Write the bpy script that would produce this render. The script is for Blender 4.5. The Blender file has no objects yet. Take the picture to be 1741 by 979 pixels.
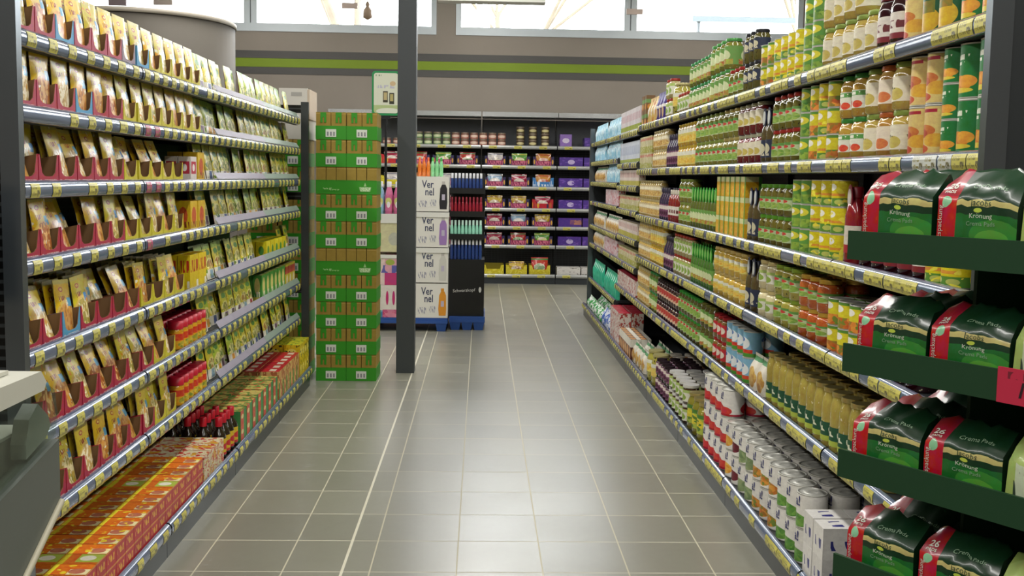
import bpy, math, random
from mathutils import Vector, Matrix, noise
random.seed(7)
PI = math.pi
scn = bpy.context.scene
COL = scn.collection
# ------------------------------------------------------------------ camera
cam_d = bpy.data.cameras.new('camera'); cam = bpy.data.objects.new('camera', cam_d); COL.objects.link(cam)
scn.camera = cam
PITCH, YAW, ROLL, FPX, SY, EYE = .0901, .0313, .0162, 1720.09, -32.197, 1.3636
Fw = Vector((math.sin(YAW)*math.cos(PITCH), math.cos(YAW)*math.cos(PITCH), -math.sin(PITCH)))
Rt = Vector((math.cos(YAW), -math.sin(YAW), 0)); Up = Rt.cross(Fw)
R2 = Rt*math.cos(ROLL) + Up*math.sin(ROLL); U2 = -Rt*math.sin(ROLL) + Up*math.cos(ROLL)
cam.matrix_world = Matrix(((R2.x, U2.x, -Fw.x, 0), (R2.y, U2.y, -Fw.y, 0), (R2.z, U2.z, -Fw.z, EYE), (0, 0, 0, 1)))
cam_d.sensor_width = 36; cam_d.lens = 36*FPX/1741; cam_d.shift_y = SY/1741; cam_d.clip_start = .05; cam_d.clip_end = 200
# ------------------------------------------------------------------ light
scn.view_settings.view_transform = 'Standard'; scn.view_settings.look = 'None'
scn.view_settings.gamma = 1; scn.view_settings.use_curve_mapping = False
scn.view_settings.exposure = 0.6
w = bpy.data.worlds.new('sky'); scn.world = w; w.use_nodes = True
w.node_tree.nodes['Background'].inputs[0].default_value = (.93, .97, 1, 1)
w.node_tree.nodes['Background'].inputs[1].default_value = 11.0
def area(name, loc, sx, sy, power, col=(1, .97, .92), rot=(0, 0, 0)):
    l = bpy.data.lights.new(name, 'AREA'); l.shape = 'RECTANGLE'; l.size = sx; l.size_y = sy; l.energy = power; l.color = col
    o = bpy.data.objects.new(name, l); o.location = loc; o.rotation_euler = rot; COL.objects.link(o); return o
for lx, pw in ((-2.75, 150), (0, 140), (2.75, 150)):
    area('ceiling_lamp', (lx, 5, 3.95), .22, 15.5, pw*1.2)
# ------------------------------------------------------------------ materials
def rgb(h):
    h = h.lstrip('#'); c = [int(h[i:i+2], 16)/255 for i in (0, 2, 4)]
    return tuple(x/12.92 if x <= .04045 else ((x+.055)/1.055)**2.4 for x in c) + (1,)
_m = {}
def mat(name, col, rough=.5, metal=0, coat=0, spec=.5, emit=0):
    if name in _m: return _m[name]
    m = bpy.data.materials.new(name); m.use_nodes = True; b = m.node_tree.nodes['Principled BSDF']
    b.inputs['Base Color'].default_value = rgb(col); b.inputs['Roughness'].default_value = rough
    b.inputs['Metallic'].default_value = metal; b.inputs['Coat Weight'].default_value = coat
    b.inputs['Coat Roughness'].default_value = .08; b.inputs['Specular IOR Level'].default_value = spec
    if emit: b.inputs['Emission Color'].default_value = rgb(col); b.inputs['Emission Strength'].default_value = emit
    _m[name] = m; return m
class N:
    """tiny node-writing helper"""
    def __init__(s, m): s.nt = m.node_tree; s.l = s.nt.links
    def vec(s, op, a, b=None, scale=None):
        n = s.nt.nodes.new('ShaderNodeVectorMath'); n.operation = op
        for i, x in enumerate((a, b)):
            if x is None: continue
            if isinstance(x, tuple): n.inputs[i].default_value = x
            else: s.l.new(x, n.inputs[i])
        if scale is not None: n.inputs['Scale'].default_value = scale
        return n
    def math(s, op, a, b=0., c=None):
        n = s.nt.nodes.new('ShaderNodeMath'); n.operation = op
        for i, x in enumerate((a, b, c)):
            if x is None: continue
            if isinstance(x, (int, float)): n.inputs[i].default_value = x
            else: s.l.new(x, n.inputs[i])
        return n.outputs[0]
    def mix(s, f, a, b):
        n = s.nt.nodes.new('ShaderNodeMix'); n.data_type = 'RGBA'
        for i, x in ((0, f), (6, a), (7, b)):
            if isinstance(x, (tuple, float, int)): n.inputs[i].default_value = x
            else: s.l.new(x, n.inputs[i])
        return n.outputs[2]
def art(name, base, layers=(), rough=.35, coat=0, metal=0, vary=.12, spec=.5, mott=.45):
    """printed packaging: layers of rectangles, ellipses, food blobs, blotches and type smudges in UV space"""
    if name in _m: return _m[name]
    m = mat(name, base, rough, metal, coat, spec); g = N(m); nt = g.nt
    tc = nt.nodes.new('ShaderNodeTexCoord'); uv = tc.outputs['UV']
    oi = nt.nodes.new('ShaderNodeObjectInfo'); rnd = oi.outputs['Random']
    cur = rgb(base)
    def rect(u0, v0, u1, v1):
        a = g.vec('SUBTRACT', uv, ((u0+u1)/2, (v0+v1)/2, 0)).outputs[0]
        a = g.vec('MULTIPLY', a, (2/(u1-u0), 2/(v1-v0), 0)).outputs[0]
        a = g.vec('ABSOLUTE', a).outputs[0]
        sp = nt.nodes.new('ShaderNodeSeparateXYZ'); g.l.new(a, sp.inputs[0])
        return g.math('LESS_THAN', g.math('MAXIMUM', sp.outputs[0], sp.outputs[1]), 1)
    def ell(cu, cv, ru, rv):
        a = g.vec('SUBTRACT', uv, (cu, cv, 0)).outputs[0]
        a = g.vec('MULTIPLY', a, (1/ru, 1/rv, 0)).outputs[0]
        return g.math('LESS_THAN', g.vec('LENGTH', a).outputs['Value'], 1)
    def off(scale):
        mp = g.vec('MULTIPLY', uv, (scale, scale, 0)).outputs[0]
        cb = nt.nodes.new('ShaderNodeCombineXYZ'); g.l.new(g.math('MULTIPLY', rnd, 37.), cb.inputs[0]); g.l.new(g.math('MULTIPLY', rnd, 91.), cb.inputs[2])
        return g.vec('ADD', mp, cb.outputs[0]).outputs[0]
    for L in layers:
        k = L[0]
        if k == 'r': cur = g.mix(rect(*L[1:5]), cur, rgb(L[5]))
        elif k == 'e': cur = g.mix(ell(*L[1:5]), cur, rgb(L[5]))
        elif k in ('food', 'foodr'):
            v = nt.nodes.new('ShaderNodeTexVoronoi'); v.inputs['Scale'].default_value = 1; g.l.new(off(L[7]), v.inputs['Vector'])
            sp = nt.nodes.new('ShaderNodeSeparateColor'); g.l.new(v.outputs['Color'], sp.inputs[0])
            c = g.mix(sp.outputs[0], rgb(L[5]), rgb(L[6]))
            if len(L) > 8: c = g.mix(g.math('GREATER_THAN', sp.outputs[1], .62), c, rgb(L[8]))
            cur = g.mix((rect if k == 'foodr' else ell)(*L[1:5]), cur, c)
        elif k == 'n':
            n = nt.nodes.new('ShaderNodeTexNoise'); n.inputs['Scale'].default_value = 1; n.inputs['Detail'].default_value = 1; g.l.new(off(L[2]), n.inputs['Vector'])
            cur = g.mix(g.math('GREATER_THAN', n.outputs[0], L[3]), cur, rgb(L[1]))
        elif k == 't':
            n = nt.nodes.new('ShaderNodeTexNoise'); n.inputs['Scale'].default_value = 1; n.inputs['Detail'].default_value = 0
            g.l.new(g.vec('MULTIPLY', uv, (L[6], L[6]*.25, 0)).outputs[0], n.inputs['Vector'])
            cur = g.mix(g.math('MULTIPLY', rect(*L[1:5]), g.math('GREATER_THAN', n.outputs[0], .5)), cur, rgb(L[5]))
    if vary:
        h = nt.nodes.new('ShaderNodeHueSaturation'); h.inputs['Hue'].default_value = .5
        n = nt.nodes.new('ShaderNodeTexNoise'); n.inputs['Scale'].default_value = 1; n.inputs['Detail'].default_value = 3; n.inputs['Roughness'].default_value = .7; g.l.new(off(7), n.inputs['Vector'])
        g.l.new(g.math('ADD', g.math('MULTIPLY_ADD', rnd, vary*1.6, 1-vary*.8-mott*.46), g.math('MULTIPLY', n.outputs[0], mott)), h.inputs['Value'])
        g.l.new(g.math('MULTIPLY_ADD', n.outputs[0], mott*.16, .5-mott*.08), h.inputs['Hue'])
        if isinstance(cur, tuple): h.inputs['Color'].default_value = cur
        else: g.l.new(cur, h.inputs['Color'])
        cur = h.outputs[0]
    if not isinstance(cur, tuple): g.l.new(cur, nt.nodes['Principled BSDF'].inputs['Base Color'])
    return m
# ------------------------------------------------------------------ mesh builder
class M:
    def __init__(s): s.v = []; s.f = []; s.mi = []; s.uv = []; s.sm = []; s.mats = []
    def slot(s, m):
        if m not in s.mats: s.mats.append(m)
        return s.mats.index(m)
    def face(s, pts, m, uvs=None, smooth=False):
        b = len(s.v); s.v += [tuple(p) for p in pts]; s.f.append(tuple(range(b, b+len(pts)))); s.mi.append(s.slot(m))
        s.uv.append(uvs or [(0, 0), (1, 0), (1, 1), (0, 1)][:len(pts)] + [(.5, .5)]*max(0, len(pts)-4)); s.sm.append(smooth)
    def add(s, vs, fs, m, uvf=None, smooth=False):
        b = len(s.v); s.v += [tuple(p) for p in vs]; k = s.slot(m)
        for i, f in enumerate(fs):
            s.f.append(tuple(b+j for j in f)); s.mi.append(k); s.sm.append(smooth)
            s.uv.append([uvf(j) for j in f] if callable(uvf) else (uvf[i] if uvf else [(0, 0)]*len(f)))
    def box(s, x0, y0, z0, x1, y1, z1, m, top=None, side=None):
        """front face is -y; UV 0..1 on every face"""
        top = top or m; side = side or m
        q = [(0, 0), (1, 0), (1, 1), (0, 1)]
        s.face([(x0, y0, z0), (x1, y0, z0), (x1, y0, z1), (x0, y0, z1)], m, q)
        s.face([(x1, y0, z0), (x1, y1, z0), (x1, y1, z1), (x1, y0, z1)], side, q)
        s.face([(x1, y1, z0), (x0, y1, z0), (x0, y1, z1), (x1, y1, z1)], m, q)
        s.face([(x0, y1, z0), (x0, y0, z0), (x0, y0, z1), (x0, y1, z1)], side, q)
        s.face([(x0, y0, z1), (x1, y0, z1), (x1, y1, z1), (x0, y1, z1)], top, q)
        s.face([(x0, y1, z0), (x1, y1, z0), (x1, y0, z0), (x0, y0, z0)], side, q)
    def lathe(s, prof, m, seg=16, v0=0, v1=1, cx=0, cy=0, cap=True, capm=None):
        n = len(prof); L = [0]
        for i in range(1, n): L.append(L[-1]+math.hypot(prof[i][0]-prof[i-1][0], prof[i][1]-prof[i-1][1]))
        T = L[-1] or 1; vs = []
        for i, (r, z) in enumerate(prof):
            for j in range(seg):
                a = 2*PI*j/seg - PI/2 - PI/2   # u=.5 falls on the front (-y)
                vs.append((cx+r*math.cos(a), cy+r*math.sin(a), z))
        fs = []; uvs = []
        for i in range(n-1):
            for j in range(seg):
                k = (j+1) % seg; fs.append((i*seg+j, i*seg+k, (i+1)*seg+k, (i+1)*seg+j))
                h = seg//2; ua = (j % h)/h; ub = ua+1/h; a = v0+(v1-v0)*L[i]/T; b = v0+(v1-v0)*L[i+1]/T
                uvs.append([(ua, a), (ub, a), (ub, b), (ua, b)])
        s.add(vs, fs, m, uvs, True)
        if cap:
            for i, rev in ((0, True), (n-1, False)):
                if prof[i][0] > 1e-4:
                    ring = [(cx+prof[i][0]*math.cos(2*PI*j/seg), cy+prof[i][0]*math.sin(2*PI*j/seg), prof[i][1]) for j in range(seg)]
                    if rev: ring.reverse()
                    s.face(ring, capm or m, [(.5, .5)]*seg)
    def extrude(s, poly, x0, x1, m, smooth=False):
        """poly of (y,z) swept along x"""
        n = len(poly)
        vs = [(x0, y, z) for y, z in poly]+[(x1, y, z) for y, z in poly]
        fs = [(i, (i+1) % n, n+(i+1) % n, n+i) for i in range(n)]
        s.add(vs, fs, m, [[(0, i/n), (0, (i+1)/n), (1, (i+1)/n), (1, i/n)] for i in range(n)], smooth)
        s.face([(x0, y, z) for y, z in reversed(poly)], m, [(.5, .5)]*n); s.face([(x1, y, z) for y, z in poly], m, [(.5, .5)]*n)
    def tube(s, p, q, r, m, seg=8):
        p = Vector(p); q = Vector(q); d = (q-p).normalized(); a = d.orthogonal().normalized(); b = d.cross(a)
        vs = [tuple(c+(a*math.cos(2*PI*i/seg)+b*math.sin(2*PI*i/seg))*rr) for c, rr in ((p, r), (q, r)) for i in range(seg)]
        s.add(vs, [(i, (i+1) % seg, seg+(i+1) % seg, seg+i) for i in range(seg)], m, None, True)
        s.add(vs[:seg], [tuple(range(seg))], m); s.add(vs[seg:], [tuple(range(seg))], m)
    def text(s, txt, size, m, fn, align='CENTER', bold=0):
        """fn maps text-plane (x,y) to a 3-D point"""
        vs, fs = text2d(txt, size, align, bold); s.add([fn(x, y) for x, y in vs], fs, m)
    def build(s, name, parent=None, loc=None, rz=0):
        me = bpy.data.meshes.new(name); me.from_pydata(s.v, [], s.f)
        for m in s.mats: me.materials.append(m)
        me.polygons.foreach_set('material_index', s.mi); me.polygons.foreach_set('use_smooth', s.sm)
        u = me.uv_layers.new(name='UVMap'); fl = [c for f in s.uv for p in f for c in p]; u.data.foreach_set('uv', fl)
        me.update(); o = bpy.data.objects.new(name, me); COL.objects.link(o)
        if parent: o.parent = parent
        if loc: o.location = loc
        o.rotation_euler[2] = rz; return o
_t = {}
def text2d(txt, size, align, bold):
    k = (txt, size, align, bold)
    if k in _t: return _t[k]
    c = bpy.data.curves.new('type', 'FONT'); c.body = txt; c.size = size; c.align_x = align; c.resolution_u = 2; c.offset = bold*size
    o = bpy.data.objects.new('type', c); COL.objects.link(o)
    dg = bpy.context.evaluated_depsgraph_get(); me = bpy.data.meshes.new_from_object(o.evaluated_get(dg))
    r = ([(v.co.x, v.co.y) for v in me.vertices], [tuple(p.vertices) for p in me.polygons])
    bpy.data.objects.remove(o); bpy.data.curves.remove(c); bpy.data.meshes.remove(me)
    _t[k] = r; return r
def tag(o, label, cat, group=None):
    o['label'] = label; o['category'] = cat
    if group: o['group'] = group
    elif 'group' in o: del o['group']
    return o
def struct(o): o['kind'] = 'structure'; return o
def empty(name, loc, rz=0):
    o = bpy.data.objects.new(name, None); COL.objects.link(o); o.location = loc; o.rotation_euler[2] = rz; return o
USED = set()
def dup(p, loc, rz, label, cat, group=None, rx=0, ry=0, scale=None):
    """place a thing: first use moves the prototype, later uses copy it with its parts"""
    if p.name not in USED: o = p; USED.add(p.name)
    else:
        o = p.copy(); COL.objects.link(o)
        for ch in p.children:
            c = ch.copy(); COL.objects.link(c); c.parent = o
            for g in ch.children:
                d = g.copy(); COL.objects.link(d); d.parent = c
    o.location = loc; o.rotation_euler = (rx, ry, rz)
    if scale: o.scale = scale
    tag(o, label, cat, group); return o
ORD = 'zeroth first second third fourth fifth sixth seventh eighth ninth tenth eleventh twelfth thirteenth fourteenth fifteenth sixteenth seventeenth eighteenth nineteenth twentieth'.split()
def od(n): return ORD[n] if n < len(ORD) else ORD[20]
# ------------------------------------------------------------------ common materials
DARK = mat('anthracite_steel', '34383a', .45, .3)
BLACK = mat('black_steel', '16181a', .5, .2)
GREY = mat('grey_steel', '6d7478', .35, .6)
SILVER = mat('silver_foil', 'b9b9b4', .25, .9)
WHITEP = mat('white_plastic', 'dcdcd6', .4)
BROWN = mat('brown_card', '7a5c3c', .7)
RAILM = mat('price_rail_plastic', '5f6c86', .2, .2, .7)
GOLD = mat('gold_lid', 'c8b878', .3, .75)
TIN = mat('tin_metal', 'c6c6be', .42, .55)
def perforated(name, col, hole, sx, sz):
    m = mat(name, col, .4, .4); g = N(m); nt = g.nt; tc = nt.nodes.new('ShaderNodeTexCoord')
    a = g.vec('MULTIPLY', tc.outputs['Object'], (sx, sx, sz)).outputs[0]; a = g.vec('FRACTION', a).outputs[0]
    sp = nt.nodes.new('ShaderNodeSeparateXYZ'); g.l.new(a, sp.inputs[0])
    h = g.math('MULTIPLY', g.math('LESS_THAN', g.math('ABSOLUTE', g.math('SUBTRACT', sp.outputs[0], .5)), .22), g.math('LESS_THAN', g.math('ABSOLUTE', g.math('SUBTRACT', sp.outputs[2], .5)), .33))
    g.l.new(g.mix(h, rgb(col), rgb(hole)), nt.nodes['Principled BSDF'].inputs['Base Color']); return m
PERF = perforated('perforated_steel', '3a3e40', '050505', 62, 36)
# ------------------------------------------------------------------ the room
def floor_mat():
    m = mat('floor_tiles', 'a8a69c', .3); g = N(m); nt = g.nt; b = nt.nodes['Principled BSDF']
    geo = nt.nodes.new('ShaderNodeNewGeometry'); p = geo.outputs['Position']
    q = g.vec('ADD', p, (.0694+30, -3.3982+30, .1)).outputs[0]; q = g.vec('SCALE', q, scale=1/.3).outputs[0]
    fr = g.vec('FRACTION', q).outputs[0]; fl = g.vec('FLOOR', q).outputs[0]
    sp = nt.nodes.new('ShaderNodeSeparateXYZ'); g.l.new(fr, sp.inputs[0])
    px = nt.nodes.new('ShaderNodeSeparateXYZ'); g.l.new(p, px.inputs[0])
    def near(x, wd): return g.math('LESS_THAN', g.math('ABSOLUTE', g.math('SUBTRACT', g.math('ABSOLUTE', g.math('SUBTRACT', x, .5)), .5)), wd)
    gx = near(sp.outputs[0], .0085); gy = near(sp.outputs[1], .011)
    joint = g.math('LESS_THAN', g.math('ABSOLUTE', g.math('ADD', px.outputs[0], .465)), .005)
    wn = nt.nodes.new('ShaderNodeTexWhiteNoise'); g.l.new(fl, wn.inputs[0])
    nz = nt.nodes.new('ShaderNodeTexNoise'); nz.inputs['Scale'].default_value = 25; nz.inputs['Detail'].default_value = 6; g.l.new(p, nz.inputs['Vector'])
    f = g.math('ADD', g.math('MULTIPLY', wn.outputs[0], .45), g.math('MULTIPLY', nz.outputs[0], .3))
    tile = g.mix(f, rgb('7a796d'), rgb('908f81'))
    c = g.mix(gy, tile, rgb('b4b09c')); c = g.mix(gx, c, rgb('bcb79e')); c = g.mix(joint, c, rgb('dcd8c4'))
    g.l.new(c, b.inputs['Base Color'])
    n2 = nt.nodes.new('ShaderNodeTexNoise'); n2.inputs['Scale'].default_value = 3; g.l.new(p, n2.inputs['Vector'])
    r = g.math('ADD', g.math('MULTIPLY', n2.outputs[0], .1), .26); r = g.math('ADD', r, g.math('MULTIPLY', g.math('MAXIMUM', gx, gy), .35))
    g.l.new(r, b.inputs['Roughness']); b.inputs['Specular IOR Level'].default_value = 1.0
    return m
def noisy(name, c1, c2, scale, rough):
    m = mat(name, c1, rough); g = N(m); nt = g.nt; tc = nt.nodes.new('ShaderNodeNewGeometry')
    n = nt.nodes.new('ShaderNodeTexNoise'); n.inputs['Scale'].default_value = scale; n.inputs['Detail'].default_value = 5
    g.l.new(tc.outputs['Position'], n.inputs['Vector']); g.l.new(g.mix(n.outputs[0], rgb(c1), rgb(c2)), nt.nodes['Principled BSDF'].inputs['Base Color']); return m
WALL = noisy('wall_paint', '857d74', '8f877d', 2, .8)
X0, X1, Y0, Y1, ZC = -6, 7.5, -3.5, 13.6, 4.35
b = M(); b.box(X0, Y0, -.1, X1, Y1+.3, 0, floor_mat()); struct(b.build('floor'))
b = M(); b.box(X0, Y0, ZC, X1, Y1+.3, ZC+.1, mat('ceiling_paint', 'c9c7c0', .8)); struct(b.build('ceiling'))
b = M(); b.box(X0-.15, Y0, 0, X0, Y1+.3, ZC, WALL); struct(b.build('wall_left'))
b = M(); b.box(X1, Y0, 0, X1+.15, Y1+.3, ZC, WALL); struct(b.build('wall_right'))
b = M(); b.box(X0, Y0-.15, 0, X1, Y0, ZC, WALL); struct(b.build('wall_front'))
WINS = [(X0+.4, -.622), (-.366, 4.25), (4.5, X1-.3)]; SILL, HEAD = 3.245, 4.2
b = M(); b.box(X0, Y1, 0, X1, Y1+.3, SILL, WALL); b.box(X0, Y1, HEAD, X1, Y1+.3, ZC, WALL)
xs = [X0]+[x for p in WINS for x in p]+[X1]
for i in range(0, len(xs), 2): b.box(xs[i], Y1, SILL, xs[i+1], Y1+.3, HEAD, WALL)
struct(b.build('wall_back'))
for i, (z0, z1, c) in enumerate([(2.671, 2.762, '4b4a48'), (2.762, 2.876, '728a10'), (2.876, 2.975, '4b4a48')]):
    b = M(); b.box(X0, Y1-.006, z0+.001, X1, Y1-.001, z1-.001, mat('stripe_'+c, c, .6)); struct(b.build(f'trim_{i+1}'))
FRAME = mat('window_frame_paint', 'c3ccd2', .4)
GLASS = bpy.data.materials.new('window_glass'); GLASS.use_nodes = True; nt = GLASS.node_tree; nt.nodes.remove(nt.nodes['Principled BSDF'])
tr = nt.nodes.new('ShaderNodeBsdfTransparent'); gl = nt.nodes.new('ShaderNodeBsdfGlossy'); gl.inputs['Roughness'].default_value = .02
mx = nt.nodes.new('ShaderNodeMixShader'); mx.inputs[0].default_value = .05
nt.links.new(tr.outputs[0], mx.inputs[1]); nt.links.new(gl.outputs[0], mx.inputs[2]); nt.links.new(mx.outputs[0], nt.nodes['Material Output'].inputs[0])
MULL = {0: [-3.055], 1: [1.945], 2: []}
for i, (xa, xb) in enumerate(WINS):
    b = M(); y0, y1 = Y1-.01, Y1+.1
    b.box(xa, y0, SILL-.02, xb, y1, SILL+.085, FRAME); b.box(xa, y0, HEAD-.08, xb, y1, HEAD, FRAME)
    cuts = [xa]+MULL[i]+[xb]
    for c in (xa, xb): b.box(c if c == xa else c-.07, y0, SILL+.085, c+.07 if c == xa else c, y1, HEAD-.08, FRAME)
    for c in MULL[i]:
        b.box(c-.085, y0, SILL+.085, c-.006, y1, HEAD-.08, FRAME); b.box(c+.006, y0, SILL+.085, c+.085, y1, HEAD-.08, FRAME); b.box(c-.006, y0+.02, SILL+.085, c+.006, y1, HEAD-.08, DARK)
    wn = struct(b.build(f'window_{i+1}'))
    for k in range(len(cuts)-1):
        p = M(); p.box(cuts[k]+.07, Y1+.04, SILL+.085, cuts[k+1]-.07, Y1+.048, HEAD-.08, GLASS); p.build('window_pane', wn)
# ------------------------------------------------------------------ outside
b = M(); b.box(-40, Y1+.3, -.2, 40, 60, -.05, noisy('outside_paving', '9a988f', 'b2b0a8', 1, .9)); struct(b.build('ground'))
BW = mat('house_render', 'a8a8a4', .9); RF = mat('roof_tiles', '6e5c54', .8); PW = mat('house_pane', '4c7490', .2)
def house(name, x0, x1, y, h, label, wins):
    t = empty(name, ((x0+x1)/2, y, -.05)); wd = (x1-x0)/2
    b = M(); b.box(-wd, 0, 0, wd, 6, h, BW); b.build('wall', t)
    b = M(); b.extrude([(-.4, h+.001), (6.4, h+.001), (3, h+1.6)], -wd-.3, wd+.3, RF); b.build('roof', t)
    for wx, wz in wins:
        b = M(); b.box(wx-.5, -.05, wz, wx+.5, .02, wz+1.3, FRAME); f = b.build('window', t)
        b = M(); b.box(wx-.42, -.07, wz+.08, wx-.03, -.051, wz+1.22, PW); b.box(wx+.03, -.07, wz+.08, wx+.42, -.051, wz+1.22, PW); b.build('pane', f)
    return tag(t, label, 'house')
house('outside_house', -16, -6.2, 34, 12, 'pale rendered house with blue panes seen beyond the round drum', [(3.3, 8.0), (-1, 8.0)])
house('outside_house', -4.5, 2.2, 44, 6.6, 'low pale house behind the bare tree beyond the window', [(-1.5, 4.3), (1.5, 4.3)])
house('outside_house', 3.2, 12, 48, 6.2, 'low pale house seen through the window above the jar shelving', [(-2, 4), (1.5, 4)])
BARK = noisy('tree_bark', '4c453b', '6e6555', 6, .9)
def tree(x, y, seed, label, h0=3.0):
    rn = random.Random(seed); b = M()
    def br(p, d, L, r, n):
        q = p+d*L; b.tube(p, q, r, BARK, 6)
        if n == 0: return
        for _ in range(rn.choice((2, 3)) if n < 4 else 3):
            e = (d+Vector((rn.uniform(-.8, .8), rn.uniform(-.5, .5), rn.uniform(-.15, .5)))).normalized()
            br(q, e, L*rn.uniform(.65, .9), r*.62, n-1)
    br(Vector((0, 0, 0)), Vector((0, 0, 1)), h0, .11, 5)
    o = b.build('bare_tree', None, (x, y, -.05)); tag(o, label, 'tree', None)
tree(-2.15, 17.5, 3, 'bare branching tree outside the window beside the square column')
tree(.45, 25, 11, 'pale bare tree outside the middle window')
tree(8.2, 27, 5, 'bare tree outside above the jar shelving')
b = M(); b.box(3.1, 15.2, 3.72, 9, 15.32, 3.80, mat('gutter_metal', '626c70', .5)); b.tube((8.9, 15.26, 0), (8.9, 15.26, 3.72), .05, GREY); b.tube((3.2, 15.26, 0), (3.2, 15.26, 3.72), .03, GREY)
tag(b.build('canopy_beam'), 'grey metal canopy beam outside, above the jar shelving', 'beam')
# ------------------------------------------------------------------ fixed fittings
b = M(); b.box(-.0625, -.0625, 0, .0625, .0625, ZC, mat('column_paint', '3d4245', .5)); struct(b.build('column', None, (-.5145, 7.016, 0)))
def drum():
    m = mat('drum_paint', '59544c', .75); b = M(); seg = 64
    b.lathe([(.96, 0), (.96, 2.93), (.93, 2.93), (.93, .02)], m, seg, cap=False); o = b.build('round_drum', None, (-3.62, 11, 0))
    r = M(); r.lathe([(.965, 2.9), (.975, 2.9), (.975, 2.945), (.925, 2.945), (.925, 2.9)], mat('drum_rim', 'a39b8e', .6), seg, cap=False); r.build('rim', o)
    tag(o, 'wide grey-brown cylindrical drum rising behind the sachet shelving', 'drum')
drum()
# ------------------------------------------------------------------ shelving
TAGM = {k: art('price_card_'+k, c, [('t', .08, .55, .6, .85, '8e8850', 30), ('t', .62, .1, .9, .5, '6a6440', 16), ('t', .1, .15, .55, .42, '99924f', 24)], .4, vary=.08, mott=.1) for k, c in (('yellow', 'c6bf5c'), ('pink', 'b04a6c'), ('white', 'c9cdc6'), ('red', 'c23a3a'))}
RAIL_P = [(.012, -.026), (-.002, -.024), (-.006, -.012), (-.006, .004), (-.002, .014), (.006, .021), (.014, .022)]
def make_tag(k):
    b = M(); pts = [(-.0035, -.0235), (-.0075, -.012), (-.0075, .004), (-.0038, .0135)]
    L = len(pts)-1
    for i in range(L):
        (ya, za), (yb, zb) = pts[i], pts[i+1]
        b.face([(-.5, ya, za), (.5, ya, za), (.5, yb, zb), (-.5, yb, zb)], TAGM[k], [(0, i/L), (1, i/L), (1, (i+1)/L), (0, (i+1)/L)])
        b.face([(.5, ya+.001, za), (-.5, ya+.001, za), (-.5, yb+.001, zb), (.5, yb+.001, zb)], TAGM[k])
    return b
_tagm = {}
def tagobj(k, parent, x, wd, y, z):
    if k not in _tagm: o = make_tag(k).build('price_tag', parent); _tagm[k] = o
    else: o = _tagm[k].copy(); COL.objects.link(o); o.parent = parent
    o.location = (x, y, z); o.scale = (wd, 1, 1); return o
def bay(name, label, org, rz, L, zs, tags, back_h, depth=.52, setb=.075, lips=None, base=True, kick=True, ends=(), pf=.045, solid=False, darkpost=None, railm=RAILM):
    """one shelving bay. local x along the row, front is -y. zs = rail centres from the top; tags(k)->list of (x,w,colour)"""
    t = empty(name, org, rz)
    b = M(); b.box(0.001, depth, 0, L-.001, depth+.02, back_h, PERF); b.build('back_panel', t)
    b = M(); b.box(.0005, depth-.02, 0, .02, depth-.0005, back_h, PERF); b.build('upright', t)
    if kick:
        b = M(); b.box(.002, .012, 0, L-.002, .03, .079, mat('kick_metal', '42474b', .3, .6)); b.build('kick_plate', t)
    for k, z in enumerate(zs+([.105] if base else [])):
        isb = base and k == len(zs); fy = 0 if isb else setb
        b = M(); b.box(.003, fy+.012, z-.008, L-.003, depth-.021, z+.012, DARK)
        if not isb: b.box(.003, fy+.012, z-.028, L-.003, fy+.03, z-.0085, BLACK)
        sh = b.build('shelf', t)
        b = M(); pr = [(fy+y, z+zz) for y, zz in RAIL_P]; n = len(pr)
        vs = [(x, y, zz) for x in (.006, L-.006) for y, zz in pr]
        b.add(vs, [(i, n+i, n+i+1, i+1) for i in range(n-1)], railm, None, True)
        b.face([(.006, *pr[i]) for i in range(n)], DARK, [(0, 0)]*n); b.face([(L-.006, *pr[i]) for i in reversed(range(n))], DARK, [(0, 0)]*n)
        rl = b.build('price_rail', sh)
        for x, wd, c in tags(k): tagobj(c, sh, x, wd, fy, z)
        if lips and not isb:
            nl = max(1, round(L/.145))
            b = M()
            for i in range(nl):
                xa, xb = L*i/nl+.002, L*(i+1)/nl-.002
                b.face([(xa, fy+.002, z+.022), (xb, fy+.002, z+.022), (xb, fy+.02, z+.05), (xa, fy+.02, z+.05)], lips)
                b.face([(xb, fy+.003, z+.021), (xa, fy+.003, z+.021), (xa, fy+.021, z+.049), (xb, fy+.021, z+.049)], lips)
            b.build('sachet_lip', sh)
    for ex in ends:   # perforated end frames
        b = M(); xa, xb = (-.045, -.016) if ex == 0 else (L+.002, L+.03)
        b.box(xa, pf, 0, xb, pf+.047, back_h+.02, mat('post_steel', '6a7074', .28, .75) if darkpost is None else PERF)
        b.build('end_post', t)
        b = M(); b.box(xa+.004, pf+.048, .0, xb-.004, depth+.02, back_h+.01, PERF) if ex == 0 or solid else [b.box(xa+.004, pf+.048, zz, xb-.004, depth+.02, zz+.05, PERF) for zz in (.06, .6, 1.2, back_h-.05)]
        b.build('end_panel', t)
    return tag(t, label, 'shelving')
def mk_tags(L, dens, seed, pink=(), white=(), wide=False):
    rn = random.Random(seed)
    def f(k):
        out = []; n = int(L/dens); cl = 0
        for i in range(n):
            x = (i+.5)*L/n+rn.uniform(-.004, .004)
            r = rn.random()
            wd = .052 if r < .85 else .066
            wd = min(wd, L/n*.92)
            if wide:
                cl = rn.random() < (.62 if cl else .8)
                if not cl: continue
                wd = L/n*.95
            elif rn.random() < .07: continue
            c = 'pink' if (k, i) in pink else 'white' if (k, i) in white else 'yellow'
            out.append((x, wd, c))
        return out
    return f
ZL = [1.70, 1.51, 1.315, 1.115, .875, .65, .425]
LAV = mat('lavender_lip', '8d8796', .5); GRN = mat('greygreen_lip', '7f9084', .5)
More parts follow.
